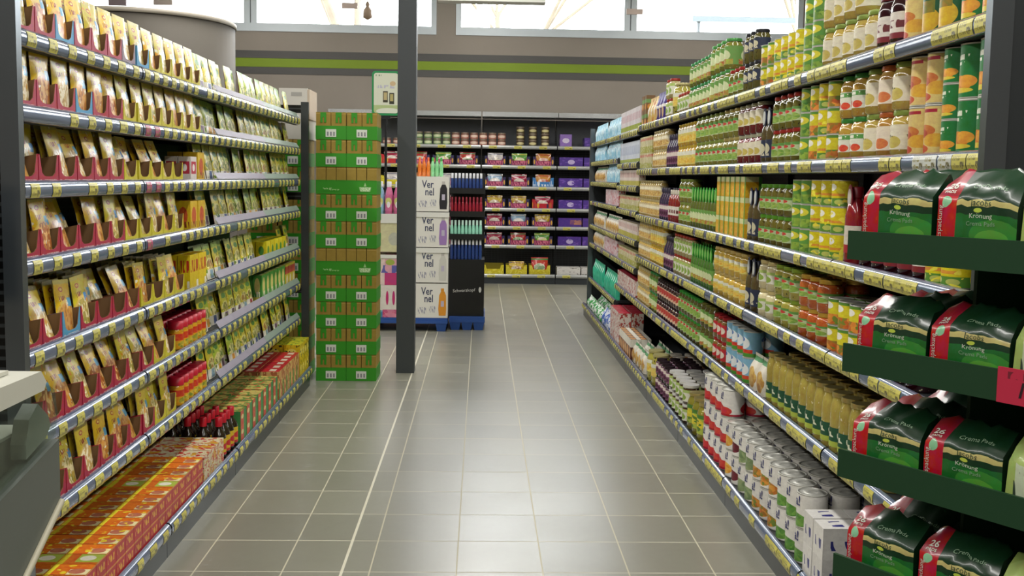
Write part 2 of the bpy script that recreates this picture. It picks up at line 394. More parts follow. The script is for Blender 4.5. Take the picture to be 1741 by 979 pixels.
LB = [(2.517, 'nearest bay of the grey sachet shelving, holding crimson trays', (.123, 11), None),
      (3.517, 'second bay of the sachet shelving, with yellow trays and red-capped bottles', (.1, 12), None),
      (4.517, 'third bay of the sachet shelving, with lavender sachet lips', (.1, 13), LAV),
      (5.517, 'farthest bay of the sachet shelving, beside the green cartons', (.1, 14), GRN)]
for i, (y, lab, (dn, sd), lip) in enumerate(LB):
    LL = 3.517-2.6 if i == 0 else 1.0
    bay('shelving_bay', lab, (-1.085, 3.517-LL if i == 0 else y, 0), PI/2, LL, ZL, mk_tags(LL, dn, sd, pink={(1, 0), (1, 1), (2, 0), (2, 1), (3, 0), (3, 1)} if i == 1 else ()), 1.80, pf=.06 if i == 0 else .02, darkpost=None if i == 0 else 1, lips=lip, ends=(0,) if i == 0 else (1,) if i == 3 else ())
ZR = [1.72, 1.42, 1.105, .818, .507]
RB = [(3.105, 'nearest bay of the jar shelving, behind the coffee display', ZR, 0), (4.125, 'second bay of the jar shelving, above the white vegetable cans', ZR, 1), (5.15, 'third bay of the jar shelving, with pickle jars', ZR, 2),
      (6.17, 'fourth bay of the jar shelving, with dark jars at its foot', ZR, 3), (7.1, 'fifth bay of the jar shelving, beside the stepped shelves', ZR, 4),
      (8.12, 'sixth bay of the jar shelving, with closely stepped shelves', [1.70, 1.47, 1.30, 1.12, .915, .72, .51], 5),
      (9.12, 'seventh bay of the jar shelving, holding blue and white packs', [1.70, 1.515, 1.32, 1.13, .9, .72, .37], 6), (10.08, 'farthest bay of the jar shelving, at its dark end frame', [1.70, 1.515, 1.32, 1.13, .9, .72, .37], 7)]
prev = 2.178
for y, lab, zs, i in RB:
    L = y-prev
    bay('shelving_bay', lab, (1.03, y, 0), -PI/2, L, zs, mk_tags(L, .07 if i < 2 else .062 if i < 4 else .09, 40+i, wide=i < 4, white={(1, 9), (1, 10), (1, 8)} if i == 0 else ()), 1.84, depth=.55, setb=.06, solid=True, ends=(1,) if i == 0 else (0,) if i == 7 else ())
    prev = y
# sweets shelving along the back wall
ZB = [1.754, 1.501, 1.232, .954, .72, .478]
BR = mat('back_rail_metal', 'a8aaa8', .3, .5)
for i, xa in enumerate((-1.95, -.98, -.003, .967)):
    lab = ['bay of the back wall shelving hidden mostly behind the green cartons', 'bay of the back wall shelving behind the dark square column', 'middle bay of the back wall sweets shelving, with crimson trays', 'bay of the back wall shelving with purple chocolate'][i]
    n0 = 3
    t = bay('shelving_bay', lab, (xa, 12.96, 0), 0, .968, ZB, lambda k: [(.968*(j+.5)/n0+(.03 if k % 2 else -.02), .1, 'yellow') for j in range(n0)], 2.12, depth=.5, setb=.08, railm=BR)
    b = M(); b.box(.004, -.02, 2.13, .964, .52, 2.19, mat('canopy_steel', 'b5b8b8', .25, .8)); b.build('canopy', t)
    b = M(); b.box(.003, .49, 1.78, .965, .499, 2.12, mat('header_board', '666a6e', .6)); b.build('header_board', t)
# ------------------------------------------------------------------ packaging prototypes
def pouch(name, wd, h, T, am, back=SILVER, seed=1, nu=7, nv=9, wr=.0035, gus=.8):
    b = M(); vs = []; fs = []; uvs = []
    def pt(i, j, s):
        u = i/nu; v = j/nv; x = (u-.5)*wd*(1-.04*math.sin(PI*v))
        th = T*.5*(max(0, 1-(2*u-1)**4))**.5*(gus+(1-gus)*math.sin(PI*min(1, v*1.2)))*(1 if v < .55 else max(0, 1-(v-.55)/.40)) if v < .95 else 0
        n = noise.noise(Vector((u*4+seed*3.1, v*5, s*5)))*wr*(0 if v > .96 else 1)
        return (x, -s*(th+.0008)+n, v*h)
    for s in (1, -1):
        b0 = len(vs)
        for j in range(nv+1):
            for i in range(nu+1): vs.append(pt(i, j, s))
        for j in range(nv):
            for i in range(nu):
                q = [b0+j*(nu+1)+i, b0+j*(nu+1)+i+1, b0+(j+1)*(nu+1)+i+1, b0+(j+1)*(nu+1)+i]
                uq = [(i/nu, j/nv), ((i+1)/nu, j/nv), ((i+1)/nu, (j+1)/nv), (i/nu, (j+1)/nv)]
                if s < 0: q.reverse(); uq.reverse()
                fs.append((q, uq, s))
    K = (nu+1)*(nv+1)
    for q, uq, s in fs: pass
    b.add(vs, [f[0] for f in fs if f[2] > 0], am, [f[1] for f in fs if f[2] > 0], True)
    b.add(vs, [f[0] for f in fs if f[2] < 0], back, [f[1] for f in fs if f[2] < 0], True)
    sid = []
    for j in range(nv):
        for i, r in ((0, 0), (nu, 1)):
            a, c = j*(nu+1)+i, (j+1)*(nu+1)+i; q = (a, c, K+c, K+a); sid.append(q if r == 0 else q[::-1])
    for i in range(nu): sid.append((i+1, i, K+i, K+i+1))
    b.add(vs, sid, back, None, True)
    return b.build(name)
def sachet_art(nm, base, f1, f2, f3, tagc='4f9cc4', logo='b8322a'):
    return art(nm, base, [('r', 0, .92, 1, 1, 'c9bb58'), ('e', .38, .82, .13, .045, logo), ('e', .38, .82, .08, .025, 'e8d070'), ('t', .15, .6, .85, .7, '9a3a1c', 16), ('e', .5, .3, .52, .33, 'd8b85c'), ('food', .5, .29, .47, .28, f1, f2, 13, f3), ('r', .64, .5, .93, .66, tagc), ('n', 'ece6d2', 6, .7), ('n', 'd88a20', 7, .68)], .33, .12, 0, .15)
SA = [sachet_art('sachet_pasta', 'e2bb1c', 'a8622a', 'd8a050', 'd8a45c'), sachet_art('sachet_meat', 'e6c020', '8a4620', 'c07838', 'dcb070'), sachet_art('sachet_cream', 'dcc238', 'd8c080', 'b89048', 'f0e4c4'), sachet_art('sachet_green', 'd0c02c', '8a8a3a', 'c8a850', 'e6d8a8', '3f86c0')]
SACH = [pouch('seasoning_sachet', .106, .158, .018, m, seed=i, wr=.0022) for i, m in enumerate(SA)]
SAUC = [pouch('sauce_sachet', .105, .152, .018, m, seed=i+9, wr=.0022) for i, m in enumerate([SA[0], SA[2], SA[3]])]
def knorr(nm, base, top, f1, f2, acc):
    return art(nm, base, [('r', 0, .86, 1, 1, top), ('e', .5, .76, .3, .08, '4f8a34'), ('e', .5, .42, .45, .18, 'ece48c'), ('food', .5, .4, .4, .16, f1, f2, 9, 'ece4a0'), ('r', 0, 0, 1, .28, 'dcd8c6'), ('r', .3, .02, .7, .26, acc), ('n', '6f8c2c', 6, .62), ('n', 'f0ecc0', 9, .74)], .35, .08, 0, .18)
KN = [knorr('soup_a', 'd0c820', 'a8b83e', 'b8a040', '7f8a30', '6a4468'), knorr('soup_b', 'd8c828', '9cb848', 'c07838', 'a89a3c', '8aa8b8'), knorr('soup_c', 'c0c82c', 'c8c060', '98a040', 'b86a38', 'a03a3c'), knorr('soup_d', 'b4c838', '8cb04c', 'a8a850', '64803a', 'd89a38'), knorr('soup_e', 'dccc38', 'b8b850', 'c8b060', '8c9440', '4a5a90')]
KNP = [pouch('soup_sachet', .118, .158, .016, m, mat('sachet_back_red', '6a1c22', .4), seed=i+20, wr=.002) for i, m in enumerate(KN)]
def tray(name, col, wd, d, hf, hb, n=1, txt=True):
    """open display carton with a U-shaped cut-out in front of every facing"""
    m = art('tray_'+col, col, [], .5, vary=.06); b = M(); th = .002; cw = wd/n; nb = 8
    mt = art('trayfront_'+col, col, [('t', .3, .06, .92, .14, 'e8d8cc', 30), ('r', .06, .06, .14, .13, 'e8d8cc')], .5, vary=.06) if txt else m
    for k in range(n):
        xa = -wd/2+k*cw; 
        top = []
        for i in range(nb+1):
            u = i/nb; uu = .05+.9*u; dip = hf*.76*(max(0, 1-(2*u-1)**4))**.5; top.append((xa+cw*uu, hf-dip))
        cols = [(xa, hf)]+[(top[0][0], hf)]+top[1:-1]+[(top[-1][0], hf), (xa+cw, hf)]
        for i in range(len(cols)-1):
            (x_a, za), (x_b, zb) = cols[i], cols[i+1]
            ua, ub = (x_a-xa)/cw, (x_b-xa)/cw
            b.face([(x_a, 0, 0), (x_b, 0, 0), (x_b, 0, zb), (x_a, 0, za)], mt, [(ua, 0), (ub, 0), (ub, zb/hf), (ua, za/hf)])
            b.face([(x_b, th, 0), (x_a, th, 0), (x_a, th, za), (x_b, th, zb)], BROWN)
            b.face([(x_a, 0, za), (x_b, 0, zb), (x_b, th, zb), (x_a, th, za)], BROWN)
    for k in range(n+1):
        x = -wd/2+k*cw; x = min(max(x, -wd/2+th), wd/2-th)
        sl = d*.35
        for s, mm in ((-1, m if k == 0 else BROWN), (1, m if k == n else BROWN)):
            xx = x+s*th*.9
            pts = [(xx, 0, 0), (xx, d, 0), (xx, d, hb), (xx, sl, hb), (xx, 0, hf)]
            b.face(pts if s > 0 else pts[::-1], mm, [(.5, .5)]*5)
        b.face([(x-th, 0, hf), (x+th, 0, hf), (x+th, sl, hb), (x-th, sl, hb)], m)
    b.face([(-wd/2, 0, .0015), (wd/2, 0, .0015), (wd/2, d, .0015), (-wd/2, d, .0015)], BROWN)
    b.face([(wd/2, 0, 0), (-wd/2, 0, 0), (-wd/2, d, 0), (wd/2, d, 0)], BROWN)
    b.face([(-wd/2, d, 0), (wd/2, d, 0), (wd/2, d, hb), (-wd/2, d, hb)], BROWN); b.face([(wd/2, d+th, 0), (-wd/2, d+th, 0), (-wd/2, d+th, hb), (wd/2, d+th, hb)], m)
    return b.build(name)
TR = tray('display_tray', 'a81c3c', .124, .3, .078, .055); TB = tray('display_tray', '4f98c0', .124, .3, .078, .055); TY = tray('display_tray', 'c9bd28', .124, .3, .075, .055, txt=False)
TG = tray('display_tray', '8c7a86', .124, .3, .078, .055)
def carton(name, wd, d, h, m, top=None, side=None):
    b = M(); e = min(wd, d, h)*.02; b.box(-wd/2, 0, 0, wd/2, d, h, m, top, side); return b.build(name)
# ---- jars, cans, bottles
def jar(name, r, h, lid, content, label, lab=(.22, .7), small=False, liprat=.86, wide=False, seg=16):
    glass = art('glass_'+content, content, [('n', '3a3414', 9, .68)] if name in ('olive_jar', 'bean_jar', 'gherkin_jar', 'caper_jar') else [('n', 'e0d8b0', 12, .72)], .12, .8, 0, .14)
    lm = mat('lid_'+lid, lid, .3, .3) if lid != 'gold' else GOLD
    hl = .014; rl = r*liprat
    body = [(r*.88, 0), (r, h*.04), (r, h*.72), (r*.93, h*.80), (rl*.93, h*.88), (rl*.93, h-hl)]
    lp = [(rl, h-hl), (rl*1.02, h-hl*.5), (rl*.98, h)]
    la = [(r*1.012, h*lab[0]), (r*1.012, h*lab[1])]
    b = M(); b.lathe(body, glass, seg, cap=True)
    if small:
        b.lathe(lp, lm, seg); b.lathe(la, label, seg, cap=False); return b.build(name)
    o = b.build(name)
    q = M(); q.lathe(lp, lm, seg); q.build('lid', o)
    q = M(); q.lathe(la, label, seg, cap=False); q.build('label', o)
    return o
def can(name, r, h, label, txt=None, small=False, seg=20):
    b = M(); b.lathe([(r*.96, 0), (r*1.01, h*.012), (r*.985, h*.03), (r*.985, h*.97), (r*1.01, h*.985), (r*1.0, h), (r*.92, h*.998), (r*.90, h*.982), (.001, h*.982)], TIN, seg, cap=False)
    b.lathe([(r*.85, h*.983), (r*.55, h*.983), (r*.54, h*.988), (r*.3, h*.988)], TIN, seg, cap=False)
    q = b if small else M(); q.lathe([(r*1.0, h*.035), (r*1.0, h*.965)], label, seg, cap=False)
    if txt:
        s, sz, vz, c = txt
        for off in (0, PI):
            q.text(s, sz, mat('print_'+c, c, .5), lambda x, y, off=off: (r*1.02*math.sin(x/r+off), -r*1.02*math.cos(x/r+off), h*vz+y), bold=.02)
    if small: return q.build(name)
    o = b.build(name); q.build('paper_label', o); return o
def bottle(name, prof, body, cap, label=None, lz=(.2, .6), capz=.86, r=.03, h=.2, tagm=None, small=False, seg=14):
    bm = art('bottle_'+body, body, [], .15, .7, 0, .1); cm = mat('cap_'+cap, cap, .35)
    P = [(r*a, h*c) for a, c in prof]; b = M(); b.lathe(P, bm, seg)
    rt = P[-1][0]*1.25; parts = []
    q = b if small else M(); q.lathe([(rt, h*capz), (rt, h*.985), (rt*.8, h)], cm, seg)
    q2 = b if small else M()
    if label: q2.lathe([(r*1.015, h*lz[0]), (r*1.015, h*lz[1])], label, seg, cap=False)
    q3 = M()
    if tagm:   # big oval neck hanger
        tgt = b if small else q3
        for s, mm in ((1, mat('hanger_'+tagm[0], tagm[0], .4)), (.68, mat('hanger_'+tagm[1], tagm[1], .4))):
            rx, rz = .021*s, .04*s; cz = h*.86; yf = -rt-.006-(.002 if s < 1 else 0)
            ring = [(rx*math.cos(2*PI*i/18), yf, cz+rz*math.sin(2*PI*i/18)) for i in range(18)]
            tgt.face(ring, mm, [(0, 0)]*18); tgt.face([(x, yf+.003, z) for x, y, z in reversed(ring)], mm, [(0, 0)]*18)
            for i in range(18):
                a, c = ring[i], ring[(i+1) % 18]; tgt.face([a, (a[0], yf+.003, a[2]), (c[0], yf+.003, c[2]), c], mm)
    if small: return b.build(name)
    o = b.build(name); q.build('cap', o)
    if label: q2.build('label', o)
    if tagm: q3.build('neck_tag', o)
    return o
WINE = [(.8, 0), (1, .03), (1, .55), (.9, .66), (.42, .8), (.4, .9)]
FLAT = [(.85, 0), (1, .03), (1, .62), (.8, .78), (.45, .84), (.42, .88)]
def lab_art(nm, base, *layers): return art(nm, base, list(layers), .5, vary=.08)
LW = lab_art('label_white_green', 'dcdccb', ('r', 0, .75, 1, 1, 'a9bf6a'), ('e', .5, .35, .22, .28, '8aa848'), ('t', .2, .6, .8, .75, '4a5a3a', 14), ('e', .3, .3, .08, .1, 'c23c30'))
LWR = lab_art('label_white_fruit', 'dfe0cf', ('r', 0, .7, 1, .95, '5a9a4a'), ('e', .35, .25, .14, .2, 'c8362c'), ('e', .65, .22, .14, .2, 'd84a30'), ('t', .2, .74, .8, .9, 'f0f0e0', 12))
LC = lab_art('label_cream', 'e0d9c2', ('e', .3, .75, .09, .1, '7a2a4a'), ('e', .55, .3, .2, .25, 'c4b25a'), ('t', .3, .5, .9, .6, '6a6a4a', 16))
LCO = lab_art('label_cream_orange', 'e2d5c0', ('e', .3, .75, .09, .1, '7a2a4a'), ('e', .6, .28, .2, .22, 'cf7440'))
LR = lab_art('label_white_red', 'ddd6cc', ('r', 0, 0, 1, .22, '7e1f2a'), ('t', .2, .4, .85, .7, '6a2a30', 12))
LN = lab_art('label_navy', '27304a', ('e', .5, .5, .25, .3, 'c9c3a4'), ('t', .1, .1, .9, .25, 'd0c8b0', 12))
LG = lab_art('label_green', '6c9b4a', ('e', .5, .5, .3, .3, 'cfd8a8'), ('foodr', .1, .02, .9, .3, 'b05a3a', 'a8b848', 8))
LGR = lab_art('label_palegreen', 'b9c79a', ('r', 0, .8, 1, 1, '5d8f42'), ('food', .5, .3, .35, .28, '6f9a3e', '9fb85a', 9), ('e', .5, .7, .2, .12, 'c23a34'))
LY = lab_art('label_yellow', 'd4c46a', ('r', 0, .7, 1, 1, 'dcdccb'), ('food', .5, .3, .3, .25, 'd8a838', 'e4cc68', 9))
LDG = lab_art('label_darkgreen', '1f5138', ('r', 0, .0, 1, .28, 'a8b848'), ('t', .15, .5, .85, .75, 'd8dcc0', 10))
LB_ = lab_art('label_beige', 'cdbb92', ('r', 0, .6, 1, .85, 'ece3c8'), ('food', .5, .3, .35, .25, 'b88a48', 'dcc078', 8))
LP = lab_art('label_plum', '7a4a6a', ('r', 0, .6, 1, .9, 'ddd0c8'), ('e', .5, .3, .25, .2, '4a1c38'))
LPK = lab_art('label_peach_red', 'd8b49a', ('e', .5, .5, .3, .3, 'b8423a'), ('r', 0, .85, 1, 1, '2a1a20'))
P = {}
def cart(nm, base, *layers, **k): return art(nm, base, list(layers), .4, vary=k.get('vary', .1))
MAND = cart('can_mandarin', '1f7a3a', ('t', .15, .72, .9, .82, 'e6ecd8', 13), ('t', .15, .62, .7, .68, 'e6ecd8', 15), ('e', .3, .52, .07, .06, 'e4e8e0'), ('e', .45, .25, .28, .17, 'd8801e'), ('e', .62, .3, .2, .12, 'e8a23a'), ('e', .5, .13, .26, .05, 'e0c840'))
PINE = cart('can_pineapple', '1d5a34', ('e', .5, .3, .35, .28, 'd8b02c'), ('foodr', .3, .45, .75, .7, 'a87a28', '6a7a30', 8), ('r', 0, .88, 1, 1, 'c8d0c0'))
PEACH = cart('can_peach', 'dcc27a', ('r', .2, .88, .75, .95, 'a82038'), ('e', .45, .5, .28, .13, 'c8743a'), ('e', .4, .44, .16, .09, 'b8502a'), ('e', .75, .3, .3, .14, 'dca83c'), ('e', .3, .12, .3, .1, 'c4522c'))
CORN = cart('can_sweetcorn', 'd8c81e', ('r', 0, 0, 1, .32, '5a8c34'), ('e', .3, .2, .18, .12, 'c8d088'), ('e', .75, .16, .14, .1, 'b8c060'), ('e', .5, .75, .17, .14, 'f0efe4'), ('r', .1, .4, .9, .5, 'd89038'), ('n', 'ece04a', 4, .62))
CORNC = cart('can_carrot', 'd8cc30', ('foodr', 0, 0, 1, .42, 'c8642a', '5a8c34', 6, 'e0903c'), ('e', .5, .75, .17, .14, 'f0efe4'), ('r', 0, .9, 1, 1, '5a8c34'))
CORNG = cart('can_greenveg', '5e9440', ('e', .5, .7, .3, .18, 'd8d040'), ('foodr', .1, .05, .9, .4, '9ab848', '3f7430', 7), ('e', .5, .72, .12, .1, 'f0efe4'))
WHT = 'e2e0da'
VEG = [cart('tin_peas', WHT, ('food', .5, .2, .38, .2, '4a8436', '7aa84c', 12)), cart('tin_peascarrot', WHT, ('food', .5, .24, .33, .2, 'c8702a', '5a8c3a', 9, 'd8943c')), cart('tin_beans', WHT, ('food', .5, .3, .3, .2, '5a1c2a', '7a2a38', 8)), cart('tin_tomato', WHT, ('e', .4, .28, .25, .2, 'b8242c'), ('e', .68, .2, .22, .16, 'cc3a34'), ('r', 0, 0, 1, .08, 'a81c34')), cart('tin_corn', WHT, ('food', .5, .3, .28, .22, 'd8902c', 'e8b850', 10)), cart('tin_sprouts', WHT, ('food', .5, .24, .4, .24, '6a8458', '98a878', 7))]
JB = '2c3070'
P['mandarin'] = can('fruit_can', .044, .128, MAND); P['mandarin_s'] = can('fruit_can', .037, .085, MAND); P['pineapple'] = can('fruit_can', .044, .128, PINE); P['peach'] = can('peach_can', .045, .128, PEACH)
P['apple'] = jar('apple_sauce_jar', .043, .128, '3c8a3c', 'b89440', LWR, (.2, .62)); P['apple2'] = jar('apple_sauce_jar', .043, .128, '8aa04a', 'b8a050', LC, (.18, .7)); P['apple3'] = jar('apple_sauce_jar', .043, .128, 'b8602c', 'b88a40', LCO, (.18, .7))
P['cherry'] = jar('cherry_jar', .042, .15, '5a1420', '2e0a12', LR, (.15, .62))
P['corn'] = can('sweetcorn_can', .040, .0845, CORN); P['cornc'] = can('carrot_can', .040, .0845, CORNC); P['corng'] = can('vegetable_can', .040, .0845, CORNG)
P['olive'] = jar('olive_jar', .036, .125, 'a02a24', '6f6a2c', LGR, (.2, .6)); P['oliveg'] = jar('olive_jar', .036, .118, '5a9a2c', '686024', LGR, (.2, .6))
P['navyjar'] = jar('caper_jar', .034, .125, '2a2a30', '5f5a2c', LN, (.35, .72)); P['beet'] = jar('beetroot_jar', .043, .126, 'a8a890', '6e1c26', LC, (.3, .75))
P['navybot'] = bottle('dressing_bottle', WINE, '54482c', '2a3040', LN, (.12, .45), r=.03, h=.21, tagm=('2b3350', 'c9ccc8'))
P['ketchup'] = bottle('ketchup_bottle', FLAT, '8a1c28', '8a1c28', lab_art('label_ketchup', 'd8cfc0', ('r', 0, .0, 1, .3, 'a82830')), (.15, .5), r=.034, h=.235, tagm=('7e1628', 'c8c0b8'))
P['vinegar'] = bottle('vinegar_bottle', WINE, '5f6a2a', '2f8c34', LG, (.15, .5), r=.029, h=.2, tagm=('3aa83c', '7ec25a'))
P['pickle'] = jar('pickle_jar', .043, .14, '4f9a4c', '7a7a30', LG, (.15, .75)); P['pickleg'] = jar('pickle_jar', .043, .126, 'gold', '84803a', LGR, (.2, .65))
P['bigpickle'] = jar('large_pickle_jar', .055, .185, 'gold', '8a8230', lab_art('label_bigpickle', 'a8b848', ('e', .5, .5, .3, .3, 'd8c838'), ('r', 0, .8, 1, 1, '4a7c30'), ('n', '5a7c2c', 5, .55)), (.2, .7)); P['bigpickleg'] = jar('large_pickle_jar', .055, .17, '62b078', '8a8230', lab_art('label_bigpickle2', 'b4b04c', ('n', '5a7c2c', 5, .5)), (.2, .7))
P['cornjar'] = jar('sweetcorn_jar', .042, .112, 'c8b070', 'cfae4c', LY, (.25, .65)); P['mayo'] = jar('mayonnaise_jar', .042, .112, 'd8c890', 'ddd2a8', LW, (.25, .65)); P['beanj'] = jar('bean_jar', .042, .112, '8aa83c', 'a8a048', LGR, (.25, .65))
P['carrotjar'] = jar('carrot_jar', .042, .108, 'c8a040', 'c0602a', LGR, (.3, .6))
P['aspar'] = jar('sausage_jar', .037, .19, 'gold', 'a8984a', LDG, (.1, .42)); P['yell'] = cart('carton_orange', 'd8a81e', ('r', 0, .75, 1, 1, 'd6d8a0'), ('food', .5, .3, .35, .25, 'e0901e', 'e8c848', 7), ('r', .8, 0, 1, 1, '4f9a3a'))
P['juice'] = carton('juice_carton', .075, .07, .088, P['yell'])
P['tallcan'] = can('soup_can', .042, .11, cart('can_soup', '7eb0cc', ('e', .5, .55, .3, .25, 'dfe4e6'), ('r', 0, 0, 1, .15, '4a8c34'), ('r', .3, .15, .9, .3, 'c8402a'), ('e', .4, .7, .2, .1, '3a6ab0')))
P['redjar'] = jar('paprika_jar', .036, .11, 'a8242c', '7a5a2c', lab_art('label_red', 'b82430', ('e', .5, .5, .25, .3, 'dcd0c0')), (.2, .7)); P['gjar'] = jar('gherkin_jar', .036, .118, '6a6a30', '50481e', LG, (.2, .72)); P['gjar2'] = jar('gherkin_jar', .036, .118, '3a9a3c', '5c5624', LGR, (.2, .72))
P['whitecan'] = [can('vegetable_tin', .05, .117, v, ('ja!', .046, .64, JB)) for v in VEG]
P['fruitcan'] = can('tomato_tin', .05, .117, cart('tin_red_base', WHT, ('r', 0, 0, 1, .12, 'a81c34'), ('t', .15, .55, .8, .65, '6a6a90', 10)))
P['whitebox'] = carton('paper_carton', .085, .12, .1, cart('box_white', 'dedcd8', ('t', .2, .3, .8, .6, '30347c', 5)))
# small (far) single-mesh prototypes
def S(nm, *a, **k): return nm
P['s_green'] = jar('gherkin_jar', .037, .125, '3c9050', '6d7230', LG, (.15, .75), small=True, seg=12); P['s_pickle'] = jar('pickle_jar', .043, .126, '8a9a4a', '8a8438', LGR, (.2, .68), small=True, seg=12)
P['s_white'] = jar('horseradish_jar', .035, .115, 'a83a30', 'a89a68', LW, (.2, .75), small=True, seg=12); P['s_big'] = jar('large_pickle_jar', .06, .19, 'b8b078', 'a8a048', LY, (.3, .7), small=True, seg=14)
P['s_dark'] = jar('berry_jar', .034, .115, '2a1a20', '3a1420', LPK, (.2, .72), small=True, seg=12); P['s_plum'] = jar('jam_jar', .036, .095, '2c1c24', '3a1c2a', LP, (.15, .8), small=True, seg=12)
P['s_wlid'] = jar('jam_jar', .043, .1, 'e0deda', '4a3020', LW, (.15, .75), small=True, seg=12, liprat=1.0); P['s_beige'] = jar('sauce_jar', .036, .12, 'c8b888', 'c8aa60', LB_, (.15, .75), small=True, seg=12)
P['s_yell'] = jar('mustard_jar', .036, .12, 'c8a838', 'c49c38', LY, (.15, .75), small=True, seg=12); P['s_red'] = bottle('sauce_bottle', FLAT, '8a2420', 'c8c0b0', LR, (.15, .5), r=.028, h=.19, small=True, seg=10)
P['s_navy'] = bottle('dressing_bottle', WINE, '3a2c4a', '2c2440', LP, (.12, .5), r=.028, h=.2, small=True, seg=10); P['s_gbot'] = bottle('vinegar_bottle', WINE, '4a7a30', '2f9a3c', LG, (.15, .5), r=.027, h=.2, tagm=('3aa83c', '7ec25a'), small=True, seg=10)
P['s_brown'] = jar('cocoa_jar', .045, .15, 'c8c0b4', '8a6a48', LB_, (.1, .8), small=True, seg=12)
def cb(nm, w_, d, h, base, *L, **k): return carton(nm, w_, d, h, cart('c_'+nm+base, base, *L), **k)
P['bag_y'] = pouch('noodle_bag', .1, .17, .05, cart('bag_cream', 'd8b868', ('e', .5, .5, .3, .2, 'e8e0d0'), ('n', 'c8843a', 5, .6)), seed=31); P['bag_v'] = pouch('rice_bag', .1, .18, .05, cart('bag_violet', '44307a', ('e', .5, .3, .3, .2, 'c8a878'), ('r', 0, .45, 1, .55, 'e0dcd8')), seed=33)
P['box_o'] = cb('soup_carton', .075, .06, .1, '7a5a38', ('r', 0, .5, 1, .75, '6f9a5a'), ('food', .5, .25, .4, .2, 'd8663a', 'c8a848', 6)); P['box_p'] = cb('cereal_carton', .07, .05, .17, 'd6cfd2', ('r', 0, .1, 1, .3, '9aa83c'), ('t', .1, .5, .9, .8, 'b05a6a', 9)); P['box_p2'] = cb('cereal_carton', .07, .05, .12, 'd8ccc4', ('r', 0, 0, 1, .35, 'b8b050'), ('t', .1, .55, .9, .85, 'a84a4a', 9))
P['box_w'] = cb('flour_bag', .07, .06, .16, 'cdd4e0', ('r', 0, .05, 1, .2, 'a0ac50'), ('t', .1, .4, .9, .8, '8a98b8', 8)); P['box_g'] = cb('tea_carton', .065, .06, .11, 'c8c090', ('r', 0, 0, 1, .4, 'a8a840'), ('r', 0, .75, 1, .9, 'c87a60'), ('n', 'dcd8c8', 6, .6))
P['blue'] = pouch('milk_powder_bag', .085, .16, .05, cart('bag_blue', '8fc4dc', ('e', .5, .5, .3, .25, 'dfeaf0'), ('n', 'bfe0ec', 4, .55)), seed=35); P['teal'] = pouch('tissue_bag', .1, .2, .06, cart('bag_teal', '2fae8a', ('e', .5, .75, .3, .12, 'c8e4d8'), ('n', '48c09a', 4, .6)), seed=36)
P['pinkb'] = cb('cereal_carton', .07, .06, .132, 'd8ccd0', ('n', 'b84a54', 5, .55)); P['bluebag'] = pouch('sugar_bag', .13, .15, .09, cart('bag_sugar', '4a6fc0', ('n', 'dfe4ee', 4, .5)), seed=38, wr=.008); P['greenbag'] = pouch('tissue_pack', .14, .11, .09, cart('bag_gw', '3aa04c', ('n', 'e4eae4', 4, .48)), seed=39, wr=.01)
P['choc'] = cb('biscuit_carton', .09, .07, .14, '5a2a1c', ('r', 0, .6, 1, 1, 'e0dcd0'), ('food', .5, .3, .4, .3, 'b8703a', 'd8b078', 6)); P['redtop'] = cb('biscuit_carton', .1, .09, .12, 'd8cfc8', ('n', 'a83a34', 5, .55), top=mat('red_print', 'b01c34', .4))
P['whbag'] = pouch('muesli_bag', .11, .145, .07, cart('bag_w', 'dcd6c8', ('food', .5, .35, .4, .3, 'b07a3c', 'd8b868', 7), ('r', 0, .8, 1, .92, '5a9a6a')), seed=41, wr=.006)
# ------------------------------------------------------------------ fill the jar side (front faces -x)
DEP = {}
SHN = ['top', 'second', 'third', 'fourth', 'fifth']
rn = random.Random(5)
def bbw(p):
    k = p.name
    if k not in DEP:
        vs = [v.co for q in [p]+list(p.children) for v in q.data.vertices]; zs = [v.z for v in vs]; xs = [v.x for v in vs]; ys = [v.y for v in (vs if not p.name.startswith(('dressing', 'vinegar', 'ketchup')) else [v.co for v in p.data.vertices])]
        DEP[k] = (min(xs), max(xs), min(ys), max(ys), max(zs))
    return DEP[k]
def run(shelf, z, ya, yb, protos, tiers, rows, desc, cat, pitch=None, xf=1.1065, rot=-PI/2, pick=None, toprow=None, xs=1, where='jar', jit=.0008, skip=0, tilt=0):
    """one run of facings between world y=ya and yb; front of the pack faces the aisle"""
    if not isinstance(protos, list): protos = [protos]
    B = [bbw(p) for p in protos]; wd = max(b[1]-b[0] for b in B); dp = max(b[3]-b[2] for b in B); h = B[0][4]
    pt = pitch or wd+.0055; n = max(1, int((yb-ya)/pt+.35)); pt = (yb-ya)/n if not pitch and (yb-ya)/n >= wd+.004 else pt
    names = {1: [''], 2: ['lower layer, ', 'upper layer, '], 3: ['lowest layer, ', 'middle layer, ', 'uppermost layer, ']}[tiers]
    g0 = f'{desc}s on the {shelf}'
    for i in range(n):
        y = ya+(i+.5)*pt
        for r in range(rows):
            for t in range(tiers):
                if toprow is not None and t == tiers-1 and (i < toprow[0] or i >= toprow[1]): continue
                p = protos[(i+(pick or 0)) % len(protos)]
                bb = bbw(p)
                if xs > 0: x = xf+r*(dp+.004)-bb[2]
                else: x = xf-r*(dp+.004)+bb[2]
                if r == 0: lab = f'{desc}, {names[t]}{od(i+1)} from the near end, {shelf}'; grp = g0
                else: lab = f'{desc} standing behind the front row, {shelf}'; grp = f'{desc}s behind the front row, {shelf}'
                dup(p, (x, y+rn.uniform(-jit, jit), z+t*(p_h(p)+.0006)), rot+rn.uniform(-.02, .02)*(0 if jit < .0006 else 1), lab, cat, grp)
def p_h(p): return bbw(p)[4]
def jr(k, *a, **kw): run(SHN[k]+' jar shelf', ZR[k]+.0128, *a, **kw)
